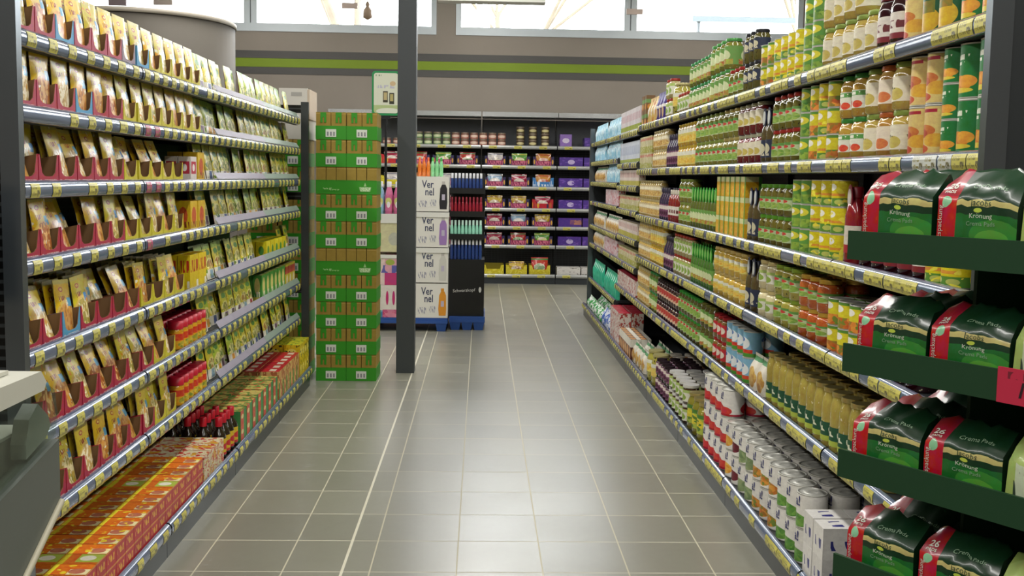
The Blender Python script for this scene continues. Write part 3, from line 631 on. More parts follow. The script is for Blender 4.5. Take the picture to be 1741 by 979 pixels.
# top shelf
jr(0, 2.20, 2.40, P['mandarin'], 1, 1, 'green apricot fruit can', 'can'); jr(0, 2.42, 2.60, P['pineapple'], 1, 1, 'pineapple ring can', 'can')
jr(0, 2.62, 2.72, P['peach'], 1, 1, 'pale peach can', 'can'); jr(0, 2.72, 2.9, P['cherry'], 1, 1, 'dark cherry jar', 'jar')
jr(0, 2.9, 3.36, P['apple2'], 2, 1, 'white-labelled apple sauce jar', 'jar', toprow=(1, 5)); jr(0, 3.38, 3.56, P['corng'], 3, 1, 'green vegetable can', 'can'); jr(0, 3.57, 3.9, P['corn'], 2, 1, 'yellow sweetcorn can', 'can')
jr(0, 3.92, 4.1, P['cornc'], 2, 1, 'small yellow carrot can', 'can'); jr(0, 4.14, 4.36, P['navyjar'], 2, 1, 'navy-labelled caper jar', 'jar'); jr(0, 4.38, 4.62, P['olive'], 1, 1, 'red-lidded olive jar', 'jar')
jr(0, 4.64, 4.98, P['pickle'], 2, 1, 'green-lidded pickle jar', 'jar'); jr(0, 5.0, 5.5, P['s_green'], 2, 1, 'slim green-lidded gherkin jar', 'jar'); jr(0, 5.52, 5.82, P['s_white'], 1, 1, 'white-labelled horseradish jar', 'jar'); jr(0, 5.84, 5.98, P['s_big'], 1, 1, 'big pale pickle jar', 'jar')
jr(0, 6.0, 6.2, P['s_white'], 2, 1, 'tall-stacked horseradish jar', 'jar'); jr(0, 6.22, 6.5, P['bag_v'], 1, 2, 'violet rice bag', 'bag'); jr(0, 6.52, 6.85, P['bag_y'], 1, 2, 'cream and gold noodle bag', 'bag'); jr(0, 6.87, 7.08, P['box_o'], 2, 1, 'brown and green soup carton', 'carton')
# second shelf
jr(1, 2.20, 2.37, P['mandarin'], 2, 1, 'tall green mandarin can', 'can'); jr(1, 2.385, 2.46, P['mandarin_s'], 3, 1, 'small green mandarin can', 'can'); jr(1, 2.47, 2.66, P['peach'], 2, 1, 'yellow peach can', 'can')
jr(1, 2.68, 2.97, [P['apple2'], P['apple3']], 2, 1, 'cream-labelled apple sauce jar', 'jar'); jr(1, 2.98, 3.18, P['apple'], 2, 1, 'fruit-labelled apple sauce jar', 'jar'); jr(1, 3.2, 3.46, [P['cornc'], P['corn']], 3, 1, 'yellow-green vegetable can', 'can'); jr(1, 3.47, 3.56, P['corng'], 3, 1, 'green side vegetable can', 'can')
jr(1, 3.58, 3.9, P['olive'], 2, 2, 'red-lidded olive jar', 'jar'); jr(1, 3.91, 4.04, P['navybot'], 1, 2, 'navy dressing bottle with oval hanger', 'bottle'); jr(1, 4.06, 4.42, P['beet'], 2, 1, 'dark red beetroot jar', 'jar'); jr(1, 4.43, 4.7, P['pickleg'], 2, 1, 'pale green pickle jar', 'jar')
jr(1, 4.72, 5.3, P['s_pickle'], 2, 1, 'olive-green pickle jar', 'jar'); jr(1, 5.3, 5.75, P['s_yell'], 2, 1, 'yellow mustard jar', 'jar'); jr(1, 5.76, 6.1, P['s_navy'], 1, 1, 'dark violet dressing bottle', 'bottle'); jr(1, 6.12, 6.6, P['s_beige'], 2, 1, 'beige sauce jar', 'jar'); jr(1, 6.61, 7.08, P['box_g'], 2, 1, 'cream tea carton', 'carton')
# third shelf
APJ = P['corn']
jr(2, 2.34, 2.5, P['corn'], 3, 1, 'yellow sweetcorn can behind the display', 'can'); jr(2, 2.5, 2.96, P['cherry'], 1, 1, 'dark-capped cherry jar', 'jar'); jr(2, 2.98, 3.1, P['ketchup'], 1, 2, 'crimson ketchup bottle with oval hanger', 'bottle')
jr(2, 3.12, 3.42, P['corn'], 3, 1, 'yellow sweetcorn can', 'can'); jr(2, 3.43, 3.62, P['corng'], 3, 1, 'green-leaf vegetable can', 'can'); jr(2, 3.64, 4.04, P['oliveg'], 2, 2, 'bright green-lidded olive jar', 'jar'); jr(2, 4.06, 4.2, P['navybot'], 1, 2, 'navy dressing bottle with oval hanger', 'bottle')
jr(2, 4.22, 4.75, P['juice'], 3, 1, 'orange and white juice carton', 'carton'); jr(2, 4.77, 5.36, P['vinegar'], 1, 2, 'vinegar bottle with bright green oval hanger', 'bottle'); jr(2, 5.38, 5.7, P['s_pickle'], 2, 1, 'small olive-green pickle jar', 'jar')
jr(2, 5.72, 6.0, P['s_red'], 1, 2, 'red sauce bottle', 'bottle'); jr(2, 6.02, 6.3, P['s_navy'], 1, 2, 'violet dressing bottle', 'bottle'); jr(2, 6.32, 7.08, P['s_beige'], 2, 1, 'beige sauce jar', 'jar')
# fourth shelf
jr(3, 2.5, 2.72, P['cherry'], 1, 1, 'dark jar behind the display', 'jar'); jr(3, 2.74, 3.2, P['cornc'], 2, 2, 'orange carrot can', 'can'); jr(3, 3.22, 3.5, P['carrotjar'], 2, 2, 'orange carrot jar', 'jar'); jr(3, 3.52, 3.8, P['beanj'], 2, 2, 'green bean jar', 'jar'); jr(3, 3.81, 4.02, P['mayo'], 2, 2, 'pale celery jar', 'jar')
jr(3, 4.04, 4.2, P['navybot'], 1, 2, 'navy dressing bottle with oval hanger', 'bottle'); jr(3, 4.22, 4.8, P['cornjar'], 2, 2, 'golden sweetcorn jar', 'jar'); jr(3, 4.82, 5.3, P['s_gbot'], 1, 2, 'green oil bottle with oval hanger', 'bottle'); jr(3, 5.32, 5.8, P['s_white'], 2, 2, 'white-labelled horseradish jar', 'jar')
jr(3, 5.82, 6.1, P['s_navy'], 1, 2, 'dark violet dressing bottle', 'bottle'); jr(3, 6.12, 6.6, P['s_yell'], 2, 2, 'yellow mustard jar', 'jar'); jr(3, 6.62, 7.08, P['s_beige'], 2, 1, 'beige sauce jar', 'jar')
# fifth shelf
jr(4, 2.66, 3.85, P['aspar'], 1, 5, 'tall gold-lidded jar with dark green label', 'jar'); jr(4, 3.87, 4.1, P['whbag'], 1, 2, 'brown and green bread bag', 'bag'); jr(4, 4.12, 4.5, P['tallcan'], 2, 2, 'sky blue soup can', 'can')
jr(4, 4.52, 4.76, P['redjar'], 2, 2, 'red-lidded paprika jar', 'jar'); jr(4, 4.78, 5.05, P['gjar'], 2, 2, 'brown-lidded gherkin jar', 'jar'); jr(4, 5.07, 5.6, P['gjar2'], 2, 2, 'green-lidded gherkin jar', 'jar'); jr(4, 5.62, 6.3, P['s_dark'], 2, 2, 'dark berry jar', 'jar'); jr(4, 6.32, 6.6, P['s_green'], 2, 2, 'slim green gherkin jar', 'jar'); jr(4, 6.62, 7.08, P['s_beige'], 2, 1, 'beige sauce jar', 'jar')
# foot shelf
ZF = .1178
def ft(*a, **k): run('foot jar shelf', ZF, *a, **{'xf': 1.05, **k})
ft(2.95, 3.14, P['whitebox'], 2, 2, 'white paper carton', 'carton')
for (a, c_, k, nm, tr) in [(3.16, 3.48, 0, 'white tin of green peas', None), (3.48, 3.80, 1, 'white tin of peas and carrots', None), (3.80, 4.01, 5, 'white tin of brussels sprouts', None), (4.01, 4.12, 2, 'white tin of kidney beans', None), (4.12, 4.23, 4, 'white tin of sweetcorn', None), (4.23, 4.66, 3, 'white tin of tomatoes', None)]:
    ft(a, c_, P['whitecan'][k], 2 if k != 3 else 3, 3, nm, 'can')
ft(4.69, 5.0, P['bigpickle'], 1, 1, 'large gold-lidded pickle jar', 'jar'); ft(4.69, 5.0, P['bigpickleg'], 1, 2, 'large mint-lidded pickle jar', 'jar', xf=1.18)
ft(5.06, 5.5, P['s_wlid'], 2, 3, 'white-lidded preserve jar', 'jar'); ft(5.54, 5.95, P['s_plum'], 2, 3, 'small dark plum jam jar', 'jar'); ft(5.97, 6.3, P['s_big'], 1, 1, 'big pale gherkin jar', 'jar'); ft(5.97, 6.35, P['s_brown'], 1, 2, 'cocoa jar with pale lid', 'jar', xf=1.2)
ft(6.37, 6.9, P['whbag'], 1, 3, 'white muesli bag', 'bag'); ft(6.92, 7.5, P['choc'], 1, 2, 'brown biscuit carton', 'carton'); ft(7.52, 8.05, P['redtop'], 2, 2, 'biscuit carton with red top', 'carton')
ft(8.1, 8.7, P['bluebag'], 1, 2, 'blue and white sugar bag', 'bag'); ft(8.75, 9.9, P['greenbag'], 1, 2, 'green and white tissue pack', 'pack')
# stepped far bays
Z6 = RB[5][2]; Z7 = RB[6][2]
def fr(zs, k, nm, *a, **kw): run(f'{nm} shelf level {od(k+1)}', zs[k]+.0128, *a, **kw)
for k, (pp, tr, ds, ct, rw) in enumerate([('box_p', 1, 'pink and white cereal carton', 'carton', 1), ('box_w', 1, 'pale blue flour bag', 'bag', 1), ('box_p2', 1, 'green-footed cereal carton', 'carton', 1), ('box_g', 1, 'yellow-green tea carton', 'carton', 2), ('box_p2', 1, 'short cereal carton', 'carton', 2), ('box_g', 1, 'cream tea carton', 'carton', 2), ('redtop', 1, 'red-topped biscuit carton', 'carton', 2)]):
    fr(Z6, k, 'stepped', 7.13, 8.09, P[pp], tr, rw, ds, ct)
for k, (pp, ds, ct) in enumerate([('blue', 'sky blue powder bag', 'bag'), ('blue', 'light blue powder bag', 'bag'), ('blue', 'blue powder bag', 'bag'), ('pinkb', 'red and white carton', 'carton'), ('whbag', 'cream muesli bag', 'bag'), ('pinkb', 'red-blotched carton', 'carton'), ('teal', 'turquoise tissue bag', 'bag')]):
    fr(Z7, k, 'far', 8.16, 9.0, P[pp], 1, 1, ds, ct); 
    if k != 3: fr(Z7, k, 'farthest', 9.15, 9.95, P['teal' if k == 6 else 'blue' if k < 2 else 'whbag'], 1, 1, ds if k in (0, 1, 6) else 'cream and green muesli bag', 'bag')
# ------------------------------------------------------------------ fill the sachet side (front faces +x)
XT = -1.1765
SH7 = ['top', 'second', 'third', 'fourth', 'fifth', 'sixth', 'seventh']
rn = random.Random(21)
plan = [['R', 'R', 'B', 'R', 'R', 'R', 'G'], ['R', 'R', 'R', 'B', 'R', 'R', 'Y'], ['R', 'R', 'R', 'R', 'R', 'R', 'Y'], ['R', 'R', 'R', 'R', 'R', 'R', 'Y'], ['R', 'R', 'B', 'R', 'R', 'R', 'R'], ['R', 'R', 'R', 'R', 'R', 'R', 'R'], ['R', 'R', 'R', 'R', 'R', 'R', 'R']]
NY = [6, 6, 4, 4, 4, 3, 3]; names = {'R': 'crimson', 'B': 'sky blue', 'Y': 'yellow', 'G': 'mauve'}
sk = ['pasta', 'meat dish', 'cream', 'herb']
for k in range(7):
    z = ZL[k]+.0128; seq = plan[k]+['B' if (k, j) == (0, 0) else 'Y' if k < 5 else ('R' if j == 0 else 'Y') for j in range(NY[k])]
    for j, c in enumerate(seq):
        yc = 2.606+.1295*(j+.5); 
        if j >= 7: yc += .012
        if yc > 4.32: break
        tp = {'R': TR, 'B': TB, 'Y': TY, 'G': TG}[c]
        dup(tp, (XT, yc, z), PI/2, f'{names[c]} display tray, {od(j+1)} from the near post, {SH7[k]} sachet shelf', 'tray')
        full = rn.random(); kinds = SACH if c != 'Y' else SAUC; nm = 'seasoning sachet' if c != 'Y' else 'sauce sachet'
        s = rn.randrange(len(kinds)); fill = 6 if full < .4 else 4 if full < .7 else 2
        if k <= 1:  lean0 = .04 if k == 1 and j < 5 else .12
        else: lean0 = rn.choice((.12, .22, .36))
        off = rn.choice((0, 0, 0, 0, .04)) if k > 1 else 0; tw0 = rn.uniform(-.02, .02)
        if fill == 2: off += .0
        for q in range(fill):
            lean = lean0; x = XT-.0155-off-q*(.0235/math.cos(lean)+.0005)-lean*.006
            if x < XT-.25: break
            ln = min(lean, .5)
            lab = f'{nm} at the front of the {od(j+1)} tray from the post, {SH7[k]} sachet shelf' if q == 0 else f'{nm} leaning behind the front one, {od(j+1)} tray from the post, {SH7[k]} sachet shelf'
            dup(kinds[s], (x, yc+rn.uniform(-.001, .001), z+.004+.0125*math.sin(lean)), PI/2+tw0, lab, 'sachet', None if q == 0 else f'{nm}s in the {od(j+1)} tray, {SH7[k]} sachet shelf', rx=-ln, ry=rn.uniform(-.06, .06)*(k > 1), scale=(1.06 if k < 2 else 1, 1, 1))
# misc items between trays and soup sachets
YB = cb('stock_carton', .1, .06, .12, 'd8b41e', ('e', .5, .5, .3, .3, 'c8542a'), ('t', .1, .1, .9, .3, '7a2a1c', 8)); YBIG = cb('dumpling_carton', .12, .05, .14, 'dcc018', ('t', .08, .5, .92, .85, 'b82a1c', 7), ('r', .75, .05, .95, .25, 'e8e4d0'))
PK = cb('gravy_carton', .08, .05, .1, 'd8d0cc', ('r', .1, .3, .9, .8, 'b8324a'), ('e', .5, .55, .2, .15, 'e8e4e0'))
FOND = bottle('stock_bottle', [(.9, 0), (1, .03), (1, .6), (.95, .7), (.8, .74), (.8, .78)], 'c8901e', 'b81830', art('label_fond', 'd89a1c', [('r', 0, .5, 1, .9, 'c83a1c'), ('food', .5, .25, .3, .2, '7a8a2c', 'e0c040', 6)], .4), (.05, .62), capz=.72, r=.03, h=.115)
zz = lambda k: ZL[k]+.0128
def lr(k, *a, **kw): run(SH7[k]+' sachet shelf', zz(k), *a, **{'xf': XT, 'rot': PI/2, 'xs': -1, **kw})
lr(2, 4.14, 4.24, PK, 1, 2, 'pink and white gravy carton', 'carton'); lr(2, 4.24, 4.36, YB, 1, 2, 'yellow stock carton', 'carton')
lr(3, 4.13, 4.36, YB, 1, 2, 'yellow and orange stock carton', 'carton'); lr(4, 4.12, 4.36, YBIG, 1, 2, 'large yellow dumpling carton with red lettering', 'carton')
lr(5, 3.98, 4.36, FOND, 1, 3, 'yellow stock bottle with wide red cap', 'bottle'); lr(6, 3.98, 4.36, FOND, 1, 3, 'yellow stock bottle with wide red cap', 'bottle')
# soup sachets
for k in range(7):
    n = 16; s = 0
    for j in range(n):
        yc = 4.44+.129*j
        if k == 4 and 9 <= j <= 13 or k == 5 and j >= 8: continue
        if rn.random() < .65: s = rn.randrange(5)
        lean = .16+rn.uniform(-.03, .03)
        x0 = XT-.034-rn.choice((0, 0, 0, .02))
        bayn = 'third' if j < 8 else 'farthest'
        dup(KNP[s], (x0-.0, yc, z := zz(k)+.0012), PI/2+(twk := rn.uniform(-.03, .03)), f'yellow-green soup sachet, {od(j+1)} from the red cartons, {SH7[k]} sachet shelf' if 0 else f'soup sachet at the front, {od(j+1)} column past the trays, {SH7[k]} sachet shelf', 'sachet', None, rx=-lean)
        if k > 0 and (j % 3 != 2): dup(KNP[s], (x0-.0215, yc, z), PI/2+twk, f'soup sachet behind the front one, {od(j+1)} column past the trays, {SH7[k]} sachet shelf', 'sachet', None, rx=-lean)
SG = cb('noodle_carton', .1, .05, .15, '4f9a40', ('e', .5, .6, .3, .3, 'd8cc78'), ('r', 0, 0, 1, .2, 'c8c04a'), ('t', .2, .2, .8, .4, 'e8e4c8', 7)); SY2 = cb('noodle_carton', .1, .05, .15, 'c8b83a', ('r', 0, .6, 1, .9, 'b84a3a'), ('e', .5, .35, .25, .2, 'e4dcb8'))
lr(4, 5.62, 6.2, cb('bouillon_carton', .1, .06, .1, 'd8c81c', ('e', .5, .5, .25, .25, '4a8a34')), 1, 2, 'bright yellow bouillon carton', 'carton', xf=-1.186)
lr(5, 5.5, 6.15, SG, 1, 2, 'green noodle carton', 'carton', xf=-1.186); lr(5, 6.17, 6.48, SY2, 1, 2, 'yellow and red noodle carton', 'carton', xf=-1.186)
# foot shelf of the sachet side
def lf(*a, **k): run('foot sachet shelf', ZF, *a, **{'xf': -1.102, 'rot': PI/2, 'xs': -1, **k})
BT = cart('soupbox_top', 'cf6a1c', ('r', 0, 0, .55, .5, 'e0d4a0'), ('e', .35, .3, .25, .2, 'b06a50'), ('r', 0, .88, 1, 1, 'dccc30'), ('r', 0, 0, .04, 1, '8a2a18'), ('n', 'dcc030', 4, .64), vary=.3); BTG = cart('soupbox_topg', 'c86420', ('r', .2, 0, 1, .6, 'a8b848'), ('e', .6, .35, .25, .2, 'e0dcc8'), ('r', 0, .85, 1, 1, 'c8b828'), vary=.3)
BS = cart('soupbox_side', 'b01c24', ('t', .15, .3, .85, .7, 'd8a830', 7), ('r', 0, .9, 1, 1, 'c8862c'))
B1 = carton('instant_meal_carton', .0785, .115, .055, BS, BT, BS); B2 = carton('instant_meal_carton', .0785, .115, .055, BS, BTG, BS)
lf(2.635, 4.0, [B1, B1, B1, B2, B1, B1, B1, B1, B1], 2, 4, 'red and orange instant meal carton', 'carton', pitch=.0805, jit=.0004)
#
CR = cart('caramel_box', 'cfc4a0', ('n', 'b83a30', 5, .56), ('n', 'c8942c', 3, .6)); B3 = carton('soup_packet_carton', .1, .12, .052, CR)
MAG = bottle('seasoning_bottle', [(.9, 0), (1, .03), (1, .5), (.85, .62), (.4, .72), (.38, .82)], '1e120c', 'b81428', art('label_seasoning', 'c8a820', [('e', .5, .5, .3, .2, 'b8242c'), ('r', 0, 0, 1, .15, 'b8242c')], .4), (.12, .5), capz=.78, r=.032, h=.185)
b = None
lf(4.02, 4.32, B3, 2, 3, 'cream soup packet carton', 'carton', jit=.0005)
lf(4.34, 4.62, MAG, 1, 6, 'brown seasoning bottle with red cap', 'bottle', jit=.0005)
GC = cart('rice_side', 'c8503a', ('r', .55, 0, 1, 1, '3f8a4a'), ('e', .3, .6, .2, .15, 'dccc90')); GT = cart('rice_top', 'c4b060', ('n', '5f8a3c', 4, .52), ('n', 'c8543a', 5, .62))
B4 = carton('rice_carton', .11, .13, .072, GC, GT); B5 = carton('mash_carton', .1, .12, .16, cart('mash_side', 'b06a44', ('n', 'd8b870', 5, .52), ('r', 0, .0, .3, .6, '4f8a3c')), cart('mash_top', 'b8202c', ('r', .2, .2, .8, .5, 'd8c8b0')))
lf(4.64, 5.5, B4, 2, 3, 'green and red rice carton', 'carton', jit=.0005); lf(5.53, 6.14, B5, 1, 3, 'brown mash carton with red top', 'carton', jit=.0005)
B6 = carton('potato_carton', .075, .1, .1, cart('potato_side', 'd0b81c', ('e', .5, .5, .3, .25, 'e8d868'), ('n', '3a3c1c', 5, .62)), cart('potato_top', 'c8c42c', ('n', '3f7a2c', 5, .6)))
lf(6.18, 6.5, B6, 2, 2, 'yellow potato carton', 'carton', jit=.0005)
# ------------------------------------------------------------------ green carton tower
GR = mat('green_print', '2f8f18', .5); TAN = noisy('tan_card', '8c7428', 'a48a38', 30, .7); LBL = art('bag_white_label', 'd8dcd4', [], .6, vary=0)
def basics(wide):
    """tray with brown-paper bags standing in a green printed carton"""
    wdt = .398 if wide else .198; b = M(); hb, ht = .088, .176; d = .28
    n = 6 if wide else 2; cw = wdt/n
    b.box(-wdt/2, 0, 0, wdt/2, d, hb, GR); o = b.build('bag_tray')
    for i in range(n):
        q = M(); xa = -wdt/2+i*cw+.002; xb = xa+cw-.004
        for r in range(2):
            y0 = .004+r*.136
            q.box(xa, y0, hb+.0005, xb, y0+.13, ht, TAN)
        q.face([(xa, .0035, ht-.012), (xb, .0035, ht-.012), (xb, .0035, ht-.009), (xa, .0035, ht-.009)], mat('bag_fold', 'c4a45a', .6))
        if not wide:
            x_m = (xa+xb)/2
            for s in (-1, 1): q.box(x_m+s*.012-.007, .001, hb+.02, x_m+s*.012+.007, .0035, ht-.03, GR)
            q.box(x_m-.019, .001, ht-.032, x_m+.019, .0035, ht-.002, GR)
        q.build('paper_bag', o)
    q = M()
    if wide:
        q.box(-wdt/2, -.0015, hb, wdt/2, -.0005, hb+.003, GR)
        q.face([(-.16, -.002, .02), (-.04, -.002, .02), (-.04, -.002, .045), (-.16, -.002, .045)], art('pale_script', '2f8f18', [('t', .05, .4, .55, .8, 'a8cc90', 12), ('t', .4, .15, .95, .5, '8abc70', 14)], .5, vary=0))
        q.face([(.09, -.002, .018), (.155, -.002, .018), (.162, -.002, .048), (.083, -.002, .048)], art('pale_crest', '9cc888', [('t', .05, .1, .95, .9, 'cfe0c0', 10)], .5, vary=0))
        q.face([(.113, -.002, .052), (.132, -.002, .052), (.1225, -.002, .078)], mat('pale_print', '9cc888', .5))
        q.build('carton_front', o)
    else:
        q.box(-.034, -.0025, .016, .034, -.0005, .066, LBL)
        for s in (-.02, 0, .02): q.box(s-.005, -.0035, .024, s+.005, -.0026, .05, mat('label_print', '85868c', .6))
        q.build('carton_label', o)
    return o

BN = basics(False); BWD = basics(True)
YT = 6.661
for L in range(10):
    z = .0005+L*.1768; w6 = L in (4, 7)
    if w6: dup(BWD, (-.883, YT, z), 0, f'green carton of six paper bags across the whole tower, {od(L+1)} layer from the floor', 'carton')
    else:
        for c, cx in ((1, -.983), (2, -.783)):
            dup(BN, (cx, YT, z), 0, f'green bag carton in the {"column by the shelving" if c == 1 else "column by the dark pillar"}, {od(L+1)} layer from the floor', 'carton')
for L in range(9):
    for cx in (-1.245, -1.45):
        dup(BN, (cx, 6.74, .0005+L*.1768), 0, f'green bag carton behind the perforated end frame, {od(L+1)} layer' + (', outer stack' if cx < -1.4 else ', inner stack'), 'carton')
b = M(); b.box(-.1, 0, 0, .1, .3, .13, mat('pale_carton', 'c9c6bc', .6)); o = b.build('plain_carton', None, (-1.24, 6.745, 1.5925)); tag(o, 'plain pale carton on the green stack behind the end frame', 'carton')
b = M(); b.box(-.1, 0, 0, .085, .3, .2, mat('whitish_carton', 'd2cfc6', .45)); b.box(.0855, .001, 0, .1, .299, .195, mat('cream_carton', 'c8b8a4', .5))
b.box(-.02, -.001, .15, .05, -.0001, .175, mat('faint_print', 'a8a6a0', .5))
for x in (.052, .09): b.face([(x-.008, -.004, 0), (x+.008, -.004, 0), (x, -.004, .085)], mat('pink_flag', 'b02a5c', .5))
tag(b.build('display_carton', None, (-1.235, 6.745, 1.7235)), 'white carton with pink pennants on top of the stack behind the end frame', 'carton')
# ------------------------------------------------------------------ blue pallets with bottles
BLU = mat('pallet_blue', '27509a', .5)
def pallet(x0, x1, y0, d, label):
    t = empty('pallet', ((x0+x1)/2, y0, 0)); wd = (x1-x0)/2
    b = M()
    for i in range(5): b.box(-wd, i*d/5+.004, .098, wd, (i+1)*d/5-.004, .12, BLU)
    b.box(-wd, -.003, .07, wd, .06, .0975, BLU); b.box(-wd, d-.06, .07, wd, d, .0975, BLU)
    b.box(-wd, .061, .07, -wd+.08, d-.061, .0975, BLU); b.box(wd-.08, .061, .07, wd, d-.061, .0975, BLU); b.build('deck', t)
    for fx in (-wd+.055, 0, wd-.055):
        for fy in (.05, d/2, d-.05):
            q = M(); w1, w2 = .036, .05
            vs = [(fx-w1, fy-w1, 0), (fx+w1, fy-w1, 0), (fx+w1, fy+w1, 0), (fx-w1, fy+w1, 0), (fx-w2, fy-w2, .0695), (fx+w2, fy-w2, .0695), (fx+w2, fy+w2, .0695), (fx-w2, fy+w2, .0695)]
            q.add(vs, [(3, 2, 1, 0), (4, 5, 6, 7), (0, 1, 5, 4), (1, 2, 6, 5), (2, 3, 7, 6), (3, 0, 4, 7)], BLU); q.build('foot', t)
    return tag(t, label, 'pallet')
pallet(-1.02, -.285, 8.86, .8, 'blue plastic pallet under the white softener cartons and pink bottles')
pallet(-.275, .045, 8.96, .6, 'blue plastic pallet under the black bottle display')
VB = mat('softener_card', 'dddbd4', .5); VN = mat('softener_print', '2c3358', .5); VG = art('softener_small', 'dddbd4', [('t', .05, .1, .95, .9, '9a9aa8', 7)], .5, vary=0)
for k, (c, nm) in enumerate([('d8902a', 'orange'), ('c9c7c0', 'pale'), ('9a78b4', 'lilac'), ('26242a', 'black')]):
    b = M(); h = .302; b.box(-.145, 0, 0, .145, .38, h, VB)
    for tx, ty, sx, s in (('Ver', .205, -.088, .075), ('nel', .14, -.062, .075)):
        b.text(tx, s, VN, lambda x, y, sx=sx, ty=ty: (x*.9+sx, -.0015, y*1.25+ty), 'LEFT', .01)
    b.face([(-.12, -.001, .03), (-.04, -.001, .03), (-.04, -.001, .1), (-.12, -.001, .1)], VG); b.face([(-.02, -.001, .04), (.04, -.001, .04), (.04, -.001, .11), (-.02, -.001, .11)], VG)
    bc = mat('printbottle_'+c, c, .4); P2 = [(-.03, .02), (.03, .02), (.035, .08), (.032, .2), (.018, .235), (-.012, .235), (-.028, .2), (-.035, .08)]
    b.face([(.098+x, -.0015, z) for x, z in P2], bc, [(0, 0)]*8); b.box(.085, -.0015, .2355, .112, -.0005, .262, mat('printcap', 'b8b4b0', .4) if k else bc)
    b.box(.085, -.0022, .1, .112, -.0016, .15, mat('print_mark', 'b8b0c4' if k != 1 else '4a4a7a', .4))
    o = b.build('softener_carton', None, (-.43, 8.865, .1212+k*.3125)); q = M(); q.box(-.15, -.008, 0, .15, .39, .03, WHITEP)
    tag(o, f'white softener carton with {nm} bottle print, {od(k+1)} from the pallet', 'carton')
    if k in (1, 2):
        q = M(); q.box(-.152, -.008, h-.04, .152, -.0025, h+.003, WHITEP); q.build('carton_rim', o)
# bottles left of the column
tops = [.1212, .415, .7, 1.0]
LBX = cart('det_pink', 'd8c0bc', ('r', .4, 0, 1, .4, 'b83a74'), ('r', .4, .4, 1, .85, 'cf9aa8'), ('t', .1, .4, .95, .65, '5a5aa0', 9), ('e', .52, .75, .1, .1, '9aa84a')); LBX2 = cart('det_sw', 'd6cfc8', ('e', .27, .6, .03, .22, '3a7ab8'), ('e', .46, .6, .03, .22, 'b82a6c'), ('e', .6, .6, .03, .22, 'b82a6c'), ('e', .8, .6, .03, .22, 'b82a6c'), ('foodr', 0, 0, .36, .22, '3a7a9c', '8ab0c0', 9), ('foodr', .36, 0, 1, .24, 'b83a70', 'd88aa0', 9)); LBX3 = cart('det_y', 'cdc8a0', ('r', 0, 0, .2, 1, 'b8a83c'), ('e', .6, .4, .12, .2, 'b8b8a8'))
for k, (m_, h, nm) in enumerate(((LBX2, .285, 'white carton with pink swooshes'), (LBX, .265, 'pink carton'), (LBX3, .28, 'pale yellow carton'))):
    z = (.1212, .408, .70)[k]
    b = M(); b.box(-.2, 0, 0, .2, .38, h, m_); 
    if k > 0: b.box(-.205, -.006, h-.03, .205, -.0005, h+.001, WHITEP)
    tag(b.build('detergent_carton', None, (-.8, 8.865, z)), f'{nm} on the blue pallet behind the dark pillar', 'carton')
b = M(); b.box(-.2, 0, 0, .2, .38, .03, WHITEP); b.box(-.2, -.004, 0, .2, -.0005, .05, WHITEP); tag(b.build('carton_tray', None, (-.8, 8.865, .9815)), 'white tray carrying the pink and blue softener bottles', 'tray')
SOFT = [(.8, 0), (1, .05), (1, .55), (.85, .68), (.5, .82), (.42, .86)]
SB = {c: bottle('softener_bottle', SOFT, c, 'dcdce0', art('soft_lab_'+c, c, [('e', .5, .6, .3, .25, 'c8c87a'), ('e', .5, .4, .15, .2, 'e4dce0')], .4), (.15, .6), capz=.84, r=.033, h=.3, small=True) for c in ('c86a94', '86b4cc')}
for i in range(5):
    for r in range(2):
        c = '86b4cc' if i < 2 else 'c86a94'
        dup(SB[c], (-.96+.075*i, 8.9+.08*r, 1.0125), 0, f'{"sky blue" if i < 2 else "pink"} softener bottle, {od(i+1)} from the green tower, {"front" if r == 0 else "second"} row', 'bottle')
SB2 = {c: bottle('cleaner_bottle', SOFT, c, cp, None, capz=.7, r=.018, h=.17, small=True) for c, cp in (('d8742a', 'e0581c'), ('7fc48a', '2aa03c'))}
for i in range(6):
    c = 'd8742a' if i < 3 else '7fc48a'
    dup(SB2[c], (-.555+.0385*i, 9.12, 1.3615), 0, f'{"orange" if i < 3 else "green-capped"} cleaner bottle standing on the white cartons, {od(i % 3+1)} from the pillar', 'bottle')
# black display
BKD = mat('display_black', '0c0d0e', .4)
t = empty('bottle_display', (-.13, 9.0, 0))
b = M(); b.box(-.155, 0, .1205, .165, .4, .63, BKD); 
b.text('Schwarzkopf', .038, mat('pale_lettering', 'cfcfcb', .5), lambda x, y: (x*1.02-.115, -.002, y+.335+x*.06), 'LEFT')
b.face([(.128+.012*math.cos(a*PI/6), -.002, .36+.026*math.sin(a*PI/6)) for a in range(12)], mat('pale_lettering', 'cfcfcb', .5), [(0, 0)]*12); b.build('base_box', t)
for k, z in enumerate((.848-.005, 1.045, 1.25)):
    q = M(); q.box(-.155, 0, z-.035, .165, .4, z-.03, BKD); q.box(-.155, 0, z-.0295, .165, .006, z+.015, BKD); q.box(-.155, .0065, z-.0295, -.149, .4, z+.015, BKD); q.box(.159, .0065, z-.0295, .165, .4, z+.015, BKD); q.build('display_tray', t)
q = M(); q.box(-.155, .401, .1205, .165, .408, 1.4, BKD); q.box(-.02, .2, .6305, .02, .4, 1.2, BKD); q.build('rear_panel', t)
tag(t, 'black cardboard bottle display with pale lettering on its base', 'display')
HB = {c: bottle('hair_bottle', [(.9, 0), (1, .04), (1, .5), (.8, .7), (.55, .8)], c, cp, None, capz=.72, r=.0145, h=hh, small=True, seg=10) for c, cp, hh in (('26407e', 'd4d6da', .175), ('9a1c34', '8a1428', .17), ('9adcc4', 'c8e8dc', .165))}
